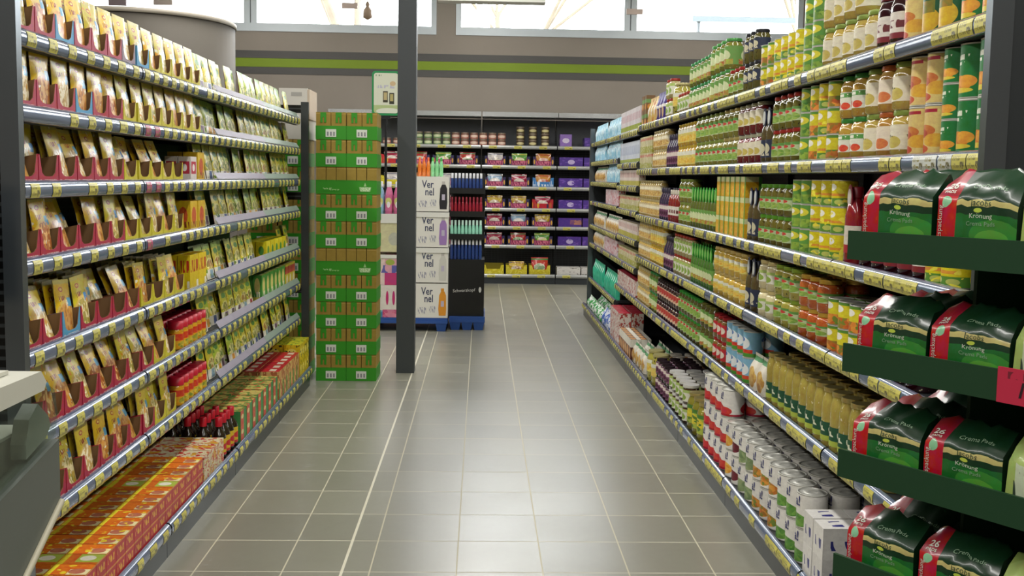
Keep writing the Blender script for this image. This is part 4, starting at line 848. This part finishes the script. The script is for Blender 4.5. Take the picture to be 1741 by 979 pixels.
for k, (c, z, nm, yo) in enumerate((('26407e', .6305, 'blue', 0), ('9adcc4', .8135, 'mint green', 0), ('9a1c34', 1.0155, 'dark red', 0), ('26407e', 1.2205, 'blue', 0))):
    for i in range(9):
        for r in range(2):
            dup(HB[c], (-.26+.032*i, 9.03+.036*r, z), 0, f'{nm} hair care bottle, {od(i+1)} from the white cartons, {"front" if r == 0 else "back"} row, {["lowest", "second", "third", "topmost"][k]} tier', 'bottle')
# green framed sign on its pole, standing on the softener tray
b = M(); SGN = mat('sign_green', '1f8a4c', .4)
b.tube((0, 0, 0), (0, 0, .86), .012, BLACK); b.lathe([(.07, 0), (.07, .008), (.015, .02)], BLACK, 16)
t = b.build('poster_stand', None, (-.862, 9.16, 1.0125))
q = M(); n = 8; rr = .03
def rrect(wd, z0, z1, r, y):
    pts = []
    for cx, cz, a0 in ((wd-r, z0+r, -90), (wd-r, z1-r, 0), (-wd+r, z1-r, 90), (-wd+r, z0+r, 180)):
        for k in range(5): a = math.radians(a0+k*22.5); pts.append((cx+r*math.cos(a), y, cz+r*math.sin(a)))
    return pts
ou = rrect(.125, .885, 1.275, .03, -.016); q.face(ou, SGN, [(0, 0)]*20); bk = [(x, 0, z) for x, y, z in ou]; q.face(bk[::-1], SGN, [(0, 0)]*20)
for i in range(20): a, c = ou[i], ou[(i+1) % 20]; q.face([a, (a[0], 0, a[2]), (c[0], 0, c[2]), c], SGN)
q.box(-.04, -.012, .855, .04, -.004, .886, BLACK); q.build('frame', t)
q = M(); inn = rrect(.108, .905, 1.258, .022, -.0175); pm = art('poster_print', 'd4d8c4', [('r', 0, 0, 1, .2, 'aebf86'), ('e', .6, .05, .5, .08, 'd8ddcc'), ('t', .08, .92, .4, .96, '5a7a5a', 16), ('t', .12, .62, .85, .7, 'b8b8c8', 12), ('e', .78, .74, .12, .06, 'c8b088'), ('r', .38, .27, .58, .55, '3c3a2a'), ('r', .41, .33, .55, .52, 'b8a878'), ('r', .64, .23, .84, .51, '34362a'), ('r', .67, .3, .8, .48, 'b0a468')], .3, .4, vary=0)
q.face(inn, pm, [((x+.108)/.216, (z-.905)/.353) for x, y, z in inn]); q.build('poster', t)
tag(t, 'green-framed poster on a black pole beside the dark square pillar', 'sign')
# ------------------------------------------------------------------ sweets on the back wall
SW = cart('sweets_tray', '201c48', ('r', 0, 0, 1, .38, '7c1c48'), ('t', .05, .06, .95, .3, 'c86a84', 12), ('e', .1, .5, .06, .2, 'c8943c'), ('e', .9, .5, .06, .2, 'c8943c')); SWB = cart('sweets_tray_b', '3a7ab8', ('e', .15, .4, .1, .3, 'd8dce4'), ('t', .1, .1, .9, .3, 'dfe4ea', 8)); SWR = cart('sweets_tray_r', 'b81824', ('e', .15, .4, .09, .3, 'd8a030'), ('r', .8, .1, .95, .5, '2a2448')); SWY = cart('sweets_tray_y', 'c8b81c', ('n', 'dccf50', 5, .55))
def sweets(front, side, inner):
    b = M(); w2 = .135; t = .003; zb = .125
    prof = [(-w2, .125), (-w2+.035, .12), (-w2+.05, .07), (w2-.05, .07), (w2-.035, .12), (w2, .125)]
    for i in range(5):
        (xa, za), (xb, z2) = prof[i], prof[i+1]; mm = side if i in (0, 4) else front
        b.face([(xa, 0, 0), (xb, 0, 0), (xb, 0, z2), (xa, 0, za)], mm, [(0, 0), (1, 0), (1, z2/.125), (0, za/.125)]); b.face([(xb, t, 0), (xa, t, 0), (xa, t, za), (xb, t, z2)], inner)
    for x, q in ((-w2, 1), (w2, -1)):
        p1 = [(x, .3, 0), (x, 0, 0), (x, 0, zb), (x, .3, zb)]; p2 = [(x+q*t, 0, 0), (x+q*t, .3, 0), (x+q*t, .3, zb), (x+q*t, 0, zb)]
        b.face(p1 if q > 0 else p1[::-1], side); b.face(p2 if q > 0 else p2[::-1], inner)
    b.face([(w2, .3, 0), (-w2, .3, 0), (-w2, .3, zb), (w2, .3, zb)], side); b.face([(-w2, .297, 0), (w2, .297, 0), (w2, .297, zb), (-w2, .297, zb)], inner)
    b.face([(-w2, 0, .002), (w2, 0, .002), (w2, .3, .002), (-w2, .3, .002)], inner); b.face([(w2, 0, 0), (-w2, 0, 0), (-w2, .3, 0), (w2, .3, 0)], inner)
    return b.build('sweets_tray')
SPOST = cart('sweets_post', '26224e', ('e', .5, .45, .3, .25, 'c8943c')); SCR = cart('sweets_crimson', '7c1c48', ('t', .05, .1, .95, .5, 'c86a84', 14))
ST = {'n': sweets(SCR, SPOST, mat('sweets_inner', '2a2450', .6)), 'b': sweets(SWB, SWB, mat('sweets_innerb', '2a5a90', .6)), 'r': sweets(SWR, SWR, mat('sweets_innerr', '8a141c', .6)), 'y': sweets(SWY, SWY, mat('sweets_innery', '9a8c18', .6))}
CB = {c: pouch('sweets_bag', .2, .16, .04, art('sweet_'+c, c, [('food', .5, .4, .35, .25, c2, 'e0d4c0', 6), ('r', 0, .85, 1, .93, c2)], .25, .4), seed=50+i, wr=.012) for i, (c, c2) in enumerate([('b83024', '2f8a3c'), ('cfc8c4', '8a8a9a'), ('5f9a3c', 'c8d04a'), ('c88a3a', 'b8301c'), ('a02040', 'c8b8b0'), ('8aa8c0', 'd8d8d8'), ('c0a030', '8a5a20')])}
CL = {'b83024': 'red', 'cfc8c4': 'silver', '5f9a3c': 'green', 'c88a3a': 'amber', 'a02040': 'crimson', '8aa8c0': 'pale blue', 'c0a030': 'golden'}
LV = ['top', 'second', 'third', 'fourth', 'fifth', 'sixth', 'lowest']
ck = list(CB)
bags = {(0, 1): ['b83024', '5f9a3c', 'cfc8c4'], (1, 1): ['cfc8c4', 'b83024', 'cfc8c4'], (1, 1.5): 0}
rows_mid = [None, ['cfc8c4', '5f9a3c', 'c88a3a'], ['8aa8c0', 'a02040', 'c88a3a'], ['c0a030', 'c0a030', 'a02040'], ['a02040', '8aa8c0', 'c0a030'], ['a02040', 'b83024', '5f9a3c']]
rows_left = [None, ['b83024', '5f9a3c', 'b83024'], ['c88a3a', 'cfc8c4', '8aa8c0'], ['c0a030', 'a02040', 'cfc8c4'], ['5f9a3c', 'a02040', 'c88a3a'], ['a02040', 'b83024', 'cfc8c4']]
for si, (xa, rows) in enumerate(((-.98, rows_left), (-.003, rows_mid))):
    bn = 'bay behind the black display' if si == 0 else 'middle bay'
    for k in range(1, 6):
        for j in range(3):
            x = xa+.02+.31*(j+.5); z = ZB[k]+.0128
            kd = 'b' if (si, k, j) == (1, 2, 2) else 'r' if (si, k, j) == (1, 3, 2) else 'n'
            nm = {'n': 'navy and crimson', 'b': 'light blue', 'r': 'bright red'}[kd]
            dup(ST[kd], (x, 13.06, z), 0, f'{nm} sweets tray, {od(j+1)} along, {LV[k]} shelf, {bn}', 'tray')
            c = rows[k][j]
            dup(CB[c], (x, 13.09 if False else 13.045, z+.06), 0, f'{CL[c]} sweets bag showing above the {od(j+1)} tray, {LV[k]} shelf, {bn}', 'bag', rx=-.12) if False else dup(CB[c], (x, 13.1, z+.0045), 0, f'{CL[c]} sweets bag standing in the {od(j+1)} tray, {LV[k]} shelf, {bn}', 'bag', rx=-.1)
# bottom shelf
for j in range(3): dup(ST['y'], (.165+.3*j, 13.0, ZF), 0, f'yellow sweets tray, {od(j+1)} on the lowest shelf of the middle bay', 'tray')
dup(CB['b83024'], (.765, 13.06, ZF+.0055), 0, 'red sweets bag standing tall in the last yellow tray', 'bag', rx=-.1, scale=(1.1, 1, 1.35)); dup(CB['c0a030'], (.465, 13.06, ZF+.0055), 0, 'golden sweets bag standing in the middle yellow tray', 'bag', rx=-.1)
# purple chocolate
PU = cart('choc_purple', '4a2c86', ('e', .5, .5, .15, .25, 'b8a8d0'), ('n', '6a4aa4', 5, .6)); PUO = cart('choc_purple_o', '4a2c86', ('foodr', .5, .3, 1, .8, 'c88a4a', '5a2a7a', 5)); PL = cart('choc_lilac', '8a6ab4', ('e', .5, .5, .3, .2, 'cfc4dc'))
PB = [carton('chocolate_carton', .3, .25, .12, PU), carton('chocolate_carton', .3, .25, .12, PUO)]; PBT = carton('chocolate_carton', .15, .2, .16, PL); WB2 = carton('cookie_carton', .3, .25, .1, cart('cookie_white', 'd0cdc8', ('n', '6a6460', 6, .62)))
for k in range(6):
    for j in range(3):
        x = .995+.155+.315*j; z = ZB[k]+.0128
        if k == 0 and j == 0: dup(PBT, (1.075, 13.06, z), 0, 'tall lilac chocolate carton on the top back-wall shelf', 'carton'); continue
        dup(PB[1 if k == 4 else 0], (x, 13.06, z), 0, f'purple chocolate carton, {od(j+1)} along the {LV[k]} shelf of the purple bay', 'carton')
for j in range(3): dup(WB2, (1.14+.315*j, 13.0, ZF), 0, f'white cookie carton, {od(j+1)} along the lowest shelf of the purple bay', 'carton')
# tubs
def tub(c, c2): return jar('sweets_tub', .052, .082, '8a7a68', c, art('tublab_'+c, c, [('e', .5, .5, .35, .3, c2), ('r', 0, .85, 1, 1, '5a4438')], .4), (.1, .75), small=True, liprat=1.0)
TBS = [('7a9a6a', 'c8d0a8', 'green'), ('b87868', 'e0c8b8', 'salmon'), ('5a4c30', 'cfc490', 'gold')]
TP = [tub(a, c) for a, c, _ in TBS]
for i in range(16):
    x = -.93+.118*i; k = 0 if i < 5 else 1 if i < 11 else 2
    if i >= 11: x = .46+.16*(i-12)+.03
    if i == 11: continue
    if i > 14: continue
    nt_ = 2 if k < 2 else 3
    for t_ in range(nt_):
        dup(TP[k], (x, 13.115, ZB[0]+.0128+t_*.0826), 0, f'{TBS[k][2]} sweets tub, {od(i+1)} from the pillar, {od(t_+1)} layer, top back-wall shelf', 'tub', scale=None)
# bay left of the pillar
for k in range(1, 6):
    for j in range(3):
        x = -1.95+.02+.31*(j+.5); z = ZB[k]+.0128; c = ['a02040', 'cfc8c4', '5f9a3c'][(j+k) % 3]
        dup(ST['r' if k % 2 else 'y'], (x, 13.06, z), 0, f'{"red" if k % 2 else "yellow"} sweets tray, {od(j+1)} along, {LV[k]} back-wall shelf behind the green tower', 'tray')
        if k < 3: dup(CB[c], (x, 13.1, z+.0045), 0, f'{CL[c]} sweets bag standing in the {od(j+1)} tray, {LV[k]} shelf, bay behind the green tower', 'bag', rx=-.1)
for i in range(7): dup(TP[1], (-1.87+.13*i, 13.115, ZB[0]+.0128), 0, f'salmon sweets tub, {od(i+1)} along the top shelf behind the green tower', 'tub')
# ------------------------------------------------------------------ hanging bits at the back windows
def hanging(name, x, y, z, wd, h, c, label, shape=None):
    b = M(); mm = mat('hang_'+c, c, .6)
    if shape: b.lathe([(.002, z-.2-z), (.055, -.17), (.05, -.08), (.02, -.04), (.028, -.01), (.004, .03)], mm, 12)
    else: b.box(-wd/2, -.012, -h, wd/2, .012, 0, mm)
    o = b.build(name, None, (x, y, z)); q = M(); 
    for dx in ((-wd*.35, wd*.35) if not shape else (0,)): q.tube((dx, 0, .0305 if shape else .001), (dx, 0, ZC-z-.001), .003, mat('cord', '8a8a86', .6), 6)
    q.build('cord', o); tag(o, label, 'hanging sign' if not shape else 'ornament')
hanging('hanging_sign', -1.62, 12.5, 3.43, .19, .065, 'b5a49a', 'small pinkish hanging sign beside the bird ornament')
hanging('hanging_ornament', -1.405, 12.5, 3.43, .1, .2, '8f7a66', 'small brown bird-shaped ornament hanging before the window', 1)
hanging('hanging_sign', 1.835, 12.5, 3.43, .2, .065, 'b5a49a', 'small pinkish hanging sign before the window above the jar shelving')
hanging('hanging_sign', -4.39, 12.5, 3.41, .21, .07, '9a8a90', 'mauve hanging sign nearest the shelf top above the sachets')
hanging('hanging_sign', -3.85, 12.5, 3.42, .22, .06, 'b5a8a0', 'pale hanging sign above the round drum')
b = M(); b.box(-.52, -.09, 0, .52, .09, .07, WHITEP); o = b.build('ceiling_lamp_housing', None, (.075, 10, 3.046)); q = M()
for x in (-.4, .4): q.tube((x, 0, .0705), (x, 0, ZC-3.047), .004, GREY, 6)
q.build('cord', o); tag(o, 'long white suspended lamp housing before the middle window', 'lamp')
# ------------------------------------------------------------------ coffee display in the near corner
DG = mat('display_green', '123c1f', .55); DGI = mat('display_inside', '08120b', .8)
t = empty('coffee_display', (.642, 1.75, 0), math.atan2(-.8335, .5525))
TZ = [1.281, 1.0825, .892, .70, .508, .316]; WD, DD = .62, .36
for zt in TZ:
    q = M(); q.box(0, 0, zt-.05, WD, .006, zt, DG); q.box(0, .0065, zt-.05, .006, DD, zt-.02, DG); q.box(WD-.006, .0065, zt-.05, WD, DD, zt-.02, DG); q.box(.0065, .0065, zt-.05, WD-.0065, DD, zt-.044, DG); q.build('tray', t)
q = M(); pz = [0]+[z for z in sorted(TZ)]
q.box(.168, .012, 0, WD-.02, .018, .26, DG)
for i, za in enumerate(sorted(TZ)):
    zb = sorted(TZ)[i+1]-.0505 if i+1 < len(TZ) else None
    if zb is None: continue
    q.box(.168, .118, za-.0435, .174, DD-.02, zb, DG); 
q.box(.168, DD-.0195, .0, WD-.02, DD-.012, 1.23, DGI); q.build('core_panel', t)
tag(t, 'dark green cardboard display with open trays of coffee packs', 'display')
def coffee(name, wd, h, d, front, top, seed, sidec):
    """soft brick pack: front face, sloping shoulder and crimped ridge"""
    pr = [(-d/2, 0), (-d/2*1.03, h*.3), (-d/2*1.02, h*.64), (-d*.47, h*.74), (-d*.2, h*.88), (d*.14, h*.985), (d*.2, h), (d*.24, h*.97), (d*.4, h*.8), (d/2, h*.6), (d/2, 0)]
    nx = 12; vs = []; m_ = len(pr); L = [0]
    for i in range(1, m_): L.append(L[-1]+math.hypot(pr[i][0]-pr[i-1][0], pr[i][1]-pr[i-1][1]))
    LF = L[6]
    for j in range(m_):
        y, z = pr[j]
        for i in range(nx+1):
            u = i/nx; x = (u-.5)*wd
            amp = .002+.014*max(0, min(1, (z/h-.5)*2))
            n = noise.noise(Vector((u*5+seed*2.3, L[j]*24, seed))); n2 = noise.noise(Vector((u*9+seed*7.3, L[j]*40, 3+seed)))
            e = abs(2*u-1)**4
            vs.append((x*(1-.03*(z/h)), (y*(1-.16*e) if z > 0 else y)+n*amp, max(0, z*(1-.06*e*(z/h > .5)))+n2*amp*.8*(z > 0)))
    fs = []; uvs = []
    for j in range(m_-1):
        for i in range(nx):
            a = j*(nx+1)+i; fs.append((a, a+1, a+nx+2, a+nx+1)); va = min(1, L[j]/LF) if j < 6 else max(0, 1-(L[j]-LF)/LF); vb = min(1, L[j+1]/LF) if j < 6 else max(0, 1-(L[j+1]-LF)/LF)
            uvs.append([(i/nx, va), ((i+1)/nx, va), ((i+1)/nx, vb), (i/nx, vb)])
    b = M(); b.add(vs, fs, front, uvs, True)
    for i, rev in ((0, False), (nx, True)):
        f = [j*(nx+1)+i for j in range(m_)]
        b.add(vs, [tuple(f) if not rev else tuple(reversed(f))], sidec)
    b.add(vs, [tuple([i for i in range(nx, -1, -1)]+[(m_-1)*(nx+1)+i for i in range(nx+1)])], sidec)
    def on(x, y):  # map pack-plane (x, y from foot along front) to surface
        u = x/wd+.5; s = y; j = 0
        while j < 5 and L[j+1] < s: j += 1
        f = (s-L[j])/(L[j+1]-L[j]); i = min(nx-1, max(0, int(u*nx))); fu = u*nx-i
        A = [Vector(vs[(j+a)*(nx+1)+i+c]) for a in (0, 1) for c in (0, 1)]
        p = (A[0].lerp(A[1], fu)).lerp(A[2].lerp(A[3], fu), f); nrm = (A[1]-A[0]).cross(A[2]-A[0]).normalized()
        return tuple(p+nrm*.0012)
    return b, on, LF
cg = [('r', 0, 0, 1, .44, '1f6a2c'), ('e', .75, .26, .3, .14, '3a8a34'), ('e', .72, .22, .2, .09, '5aa43c'), ('e', .42, .14, .2, .1, '2f7a30'), ('e', .55, .05, .22, .11, 'b8b89a'), ('e', .55, .045, .17, .075, '9a7a4c'), ('e', .55, .05, .1, .035, 'c8a878'), ('r', .27, .51, 1, .565, 'c8bc78'), ('r', 0, 0, .27, .62, 'b81424'), ('r', 0, .62, .27, 1, '9a1c30'), ('e', .13, .56, .065, .055, '8ac49a'), ('e', .55, .475, .05, .02, 'b8c84a')]
CF = art('coffee_front', '14361f', cg, .28, .35, vary=.05); CFS = mat('coffee_side', '12331c', .35, 0, .3); CRD = mat('coffee_red_side', '8a1424', .35, 0, .3)
WHT_ = mat('print_white', 'd4d6c8', .5); DKG = mat('print_darkgreen', '1c3c28', .5); PALE = mat('print_pale', '8aa88a', .5)
COF = []
for sd in (1, 2, 3):
    b, on, LF = coffee('coffee_pack', .135, .15, .085, CF, None, sd, CFS)
    b.text('Jacobs', .0135, DKG, lambda x, y: on(x+.012, y+.0935)); b.text('Krönung', .011, WHT_, lambda x, y: on(x+.012, y+.074)); b.text('Crema Pads', .010, PALE, lambda x, y: on(x+.012, y+.062))
    b.text('Crema Pads', .012, PALE, lambda x, y: on(x+.018, y+.125)); b.text('26', .018, WHT_, lambda x, y: on(x-.049, y+.126), bold=.02); b.text('PADS', .008, WHT_, lambda x, y: on(x-.049, y+.117), bold=.02)
    b.text('Vorratspackung', .0145, WHT_, lambda x, y: on(-y-.056, max(.002, x+.0515)))
    COF.append(b.build('coffee_pack'))
CW = art('coffee_white_front', 'c9d6b8', [('r', 0, 0, .12, 1, 'a8c06a'), ('e', .3, .75, .3, .2, 'b4cc7a'), ('r', .35, .35, .6, .42, '2f9a5a'), ('t', .1, .1, .18, .5, '3c4c3c', 10), ('r', .62, 0, 1, .62, '16241c'), ('r', .62, .34, 1, .38, 'c8bc78')], .3, .35, vary=.05)
b, on, LF = coffee('coffee_pack', .135, .15, .085, CW, None, 5, mat('coffee_white_side', 'b8c4a4', .4)); b.text('1+1', .018, mat('print_green2', '1f5a3a', .5), lambda x, y: on(x-.025, y+.085)); CFW = b.build('coffee_pack')
rn = random.Random(3)
ang = math.atan2(-.8335, .5525); O = Vector((.642, 1.75)); ex = Vector((.5525, -.8335)); ey = Vector((.8335, .5525))
for k, zt in enumerate(TZ[:5]):
    for c in range(3):
        for r in range(3):
            q = O+ex*(.077+.1415*c)+ey*(.062+.098*r)
            if c > 0 and False: continue
            pr = CFW if c == 2 else COF[(k+c+r) % 3]
            nm = 'white and green coffee pack' if c == 2 else 'dark green coffee pack with red stripe'
            tn = ['top', 'second', 'third', 'fourth', 'fifth'][k]
            cn = ['outer end', 'middle', 'inner end'][c]
            if c == 0 and r > 0: q = q+ex*.0
            lab = f'{nm}, front, {cn}, {tn} display tray' if r == 0 else f'{nm}, behind, {cn}, {tn} display tray'
            tw = rn.uniform(-.025, .025) if r == 0 else 0
            
            if c > 0 and r > 0: continue
            dup(pr, (q.x, q.y, zt-.0435+.0003), ang+tw, lab, 'coffee pack', scale=(1, 1, 1 if k == 0 else .86), group=None if r == 0 else f'{cn} coffee packs behind, {tn} tray')
q = M(); q.box(0, -.004, 0, .16, -.001, .055, art('price_red', 'c42a48', [('t', .1, .7, .8, .9, '7a2030', 12)], .5, vary=0))
q.text('1,99', .034, mat('price_ink', '2a1c20', .5), lambda x, y: (x+.028+y*.2, -.0045, y+.012), 'LEFT', .01)
pp = O+ex*.285; tag(q.build('price_sign', None, (pp.x, pp.y, 1.0325), ang), 'red price sign hanging on the second tray of the coffee display', 'sign')
# ------------------------------------------------------------------ chilled counter at the near edge
CG = mat('counter_grey', '5f655f', .35, .2); t = empty('chilled_counter', (-.75, 1.8, 0))
q = M(); poly = [(-1.4, .30), (-.32, .60), (0, .775), (0, .885), (-.22, .845), (-1.4, .80)]
q.extrude(poly, -.035, 0, CG); q.build('end_panel', t)
q = M(); q.tube((.003, -.32, .60), (.003, -.002, .772), .006, mat('counter_trim', 'b0ab94', .4)); q.tube((.003, -.32, .60), (.003, -1.4, .30), .006, mat('counter_trim', 'b0ab94', .4)); q.build('edge_trim', t)
q = M(); q.box(-.62, -1.35, 0, -.02, -.16, .56, mat('counter_base', '1c2022', .6)); q.build('base', t)
q = M(); q.extrude([(-1.38, .561), (-.34, .61), (-.02, .785), (-.02, .83), (-.3, .80), (-1.38, .80)], -.62, -.036, mat('counter_tub', '4c524e', .5)); q.build('cabinet_tub', t)
CGL = bpy.data.materials.new('counter_glass'); CGL.use_nodes = True; nt = CGL.node_tree; nt.nodes.remove(nt.nodes['Principled BSDF'])
tr = nt.nodes.new('ShaderNodeBsdfTransparent'); tr.inputs[0].default_value = (.8, .85, .82, 1); gl = nt.nodes.new('ShaderNodeBsdfGlossy'); gl.inputs['Roughness'].default_value = .04; gl.inputs[0].default_value = (.8, .85, .8, 1)
mx = nt.nodes.new('ShaderNodeMixShader'); mx.inputs[0].default_value = .12
nt.links.new(tr.outputs[0], mx.inputs[1]); nt.links.new(gl.outputs[0], mx.inputs[2]); nt.links.new(mx.outputs[0], nt.nodes['Material Output'].inputs[0])
q = M(); pg = [(-1.38, .81), (-.22, .856), (-.004, .895), (.006, .93), (-.004, .975), (-.03, .99), (-.06, .985), (-1.38, .985)]; q.extrude(pg, -.012, -.004, CGL); q.build('glass_side', t)
q = M(); q.extrude([(-1.38, .987), (-.065, .987), (-.055, 1.0), (-.075, 1.022), (-1.38, 1.04)], -.09, .004, mat('counter_rail', 'c3c3b6', .4)); q.extrude([(-1.3, 1.041), (-.11, 1.0235), (-.11, 1.03), (-1.3, 1.052)], -.05, -.035, mat('counter_rail', 'c3c3b6', .4)); q.build('top_rail', t)
q = M(); q.extrude([(-.1, .875), (-.02, .893), (0.0, .91), (-.01, .93), (-.05, .96), (-.085, .94), (-.1, .9)], -.04, -.014, mat('reflection_grey', '8e918a', .3)); q.build('oval_reflection', t)  # pale solid shape standing in for a lamp's oval reflection in the glass
tag(t, 'grey chilled counter with a glass side and pale top rail', 'counter')
q = M(); q.extrude([(-.36, 0), (-.12, 0), (-.10, .075), (-.38, .075)], -.16, 0, mat('tub_plastic', '8a8a80', .25, 0, .5)); q.extrude([(-.39, .0755), (-.09, .0755), (-.09, .081), (-.39, .081)], -.17, .006, mat('tub_rim', 'b4b4a8', .3)); tb = q.build('food_tub', None, (-.80, 1.865, .835))
q = M()
for i, (yy, zz_, r) in enumerate([(-.2, .045, .035), (-.28, .04, .04), (-.34, .03, .03)]): q.lathe([(.002, zz_-r), (r*.8, zz_-r*.5), (r, zz_), (r*.75, zz_+r*.6), (.002, zz_+r)], noisy('raw_meat', 'c08a6a', 'a86a50', 20, .4), 12, cx=-.085, cy=yy, cap=False)
q.build('meat', tb); tag(tb, 'clear plastic tub of pinkish meat inside the chilled counter', 'tub')
# blue poster behind the near post
b = M(); b.box(-.22, 0, 0, 0, .004, .3, art('poster_blue', '24506e', [('e', .9, .62, .3, .2, 'c8b49a'), ('e', .9, .62, .2, .14, '8a4a3a'), ('e', .95, .92, .1, .06, 'b8303a'), ('t', .6, .3, 1, .4, 'a8c0cc', 10), ('t', .5, .1, 1, .22, '7a9aac', 14)], .5, vary=0)); tag(b.build('poster', None, (-1.195, 2.45, 1.02)), 'blue poster with a plate of food beside the near post', 'poster')
# ------------------------------------------------------------------ unused prototypes go
for o in [o for o in COL.objects if not o.parent and o.type == 'MESH' and 'category' not in o and o.get('kind') is None]:
    for ch in list(o.children): bpy.data.objects.remove(ch)
    bpy.data.objects.remove(o)
print('objects', len(bpy.data.objects))
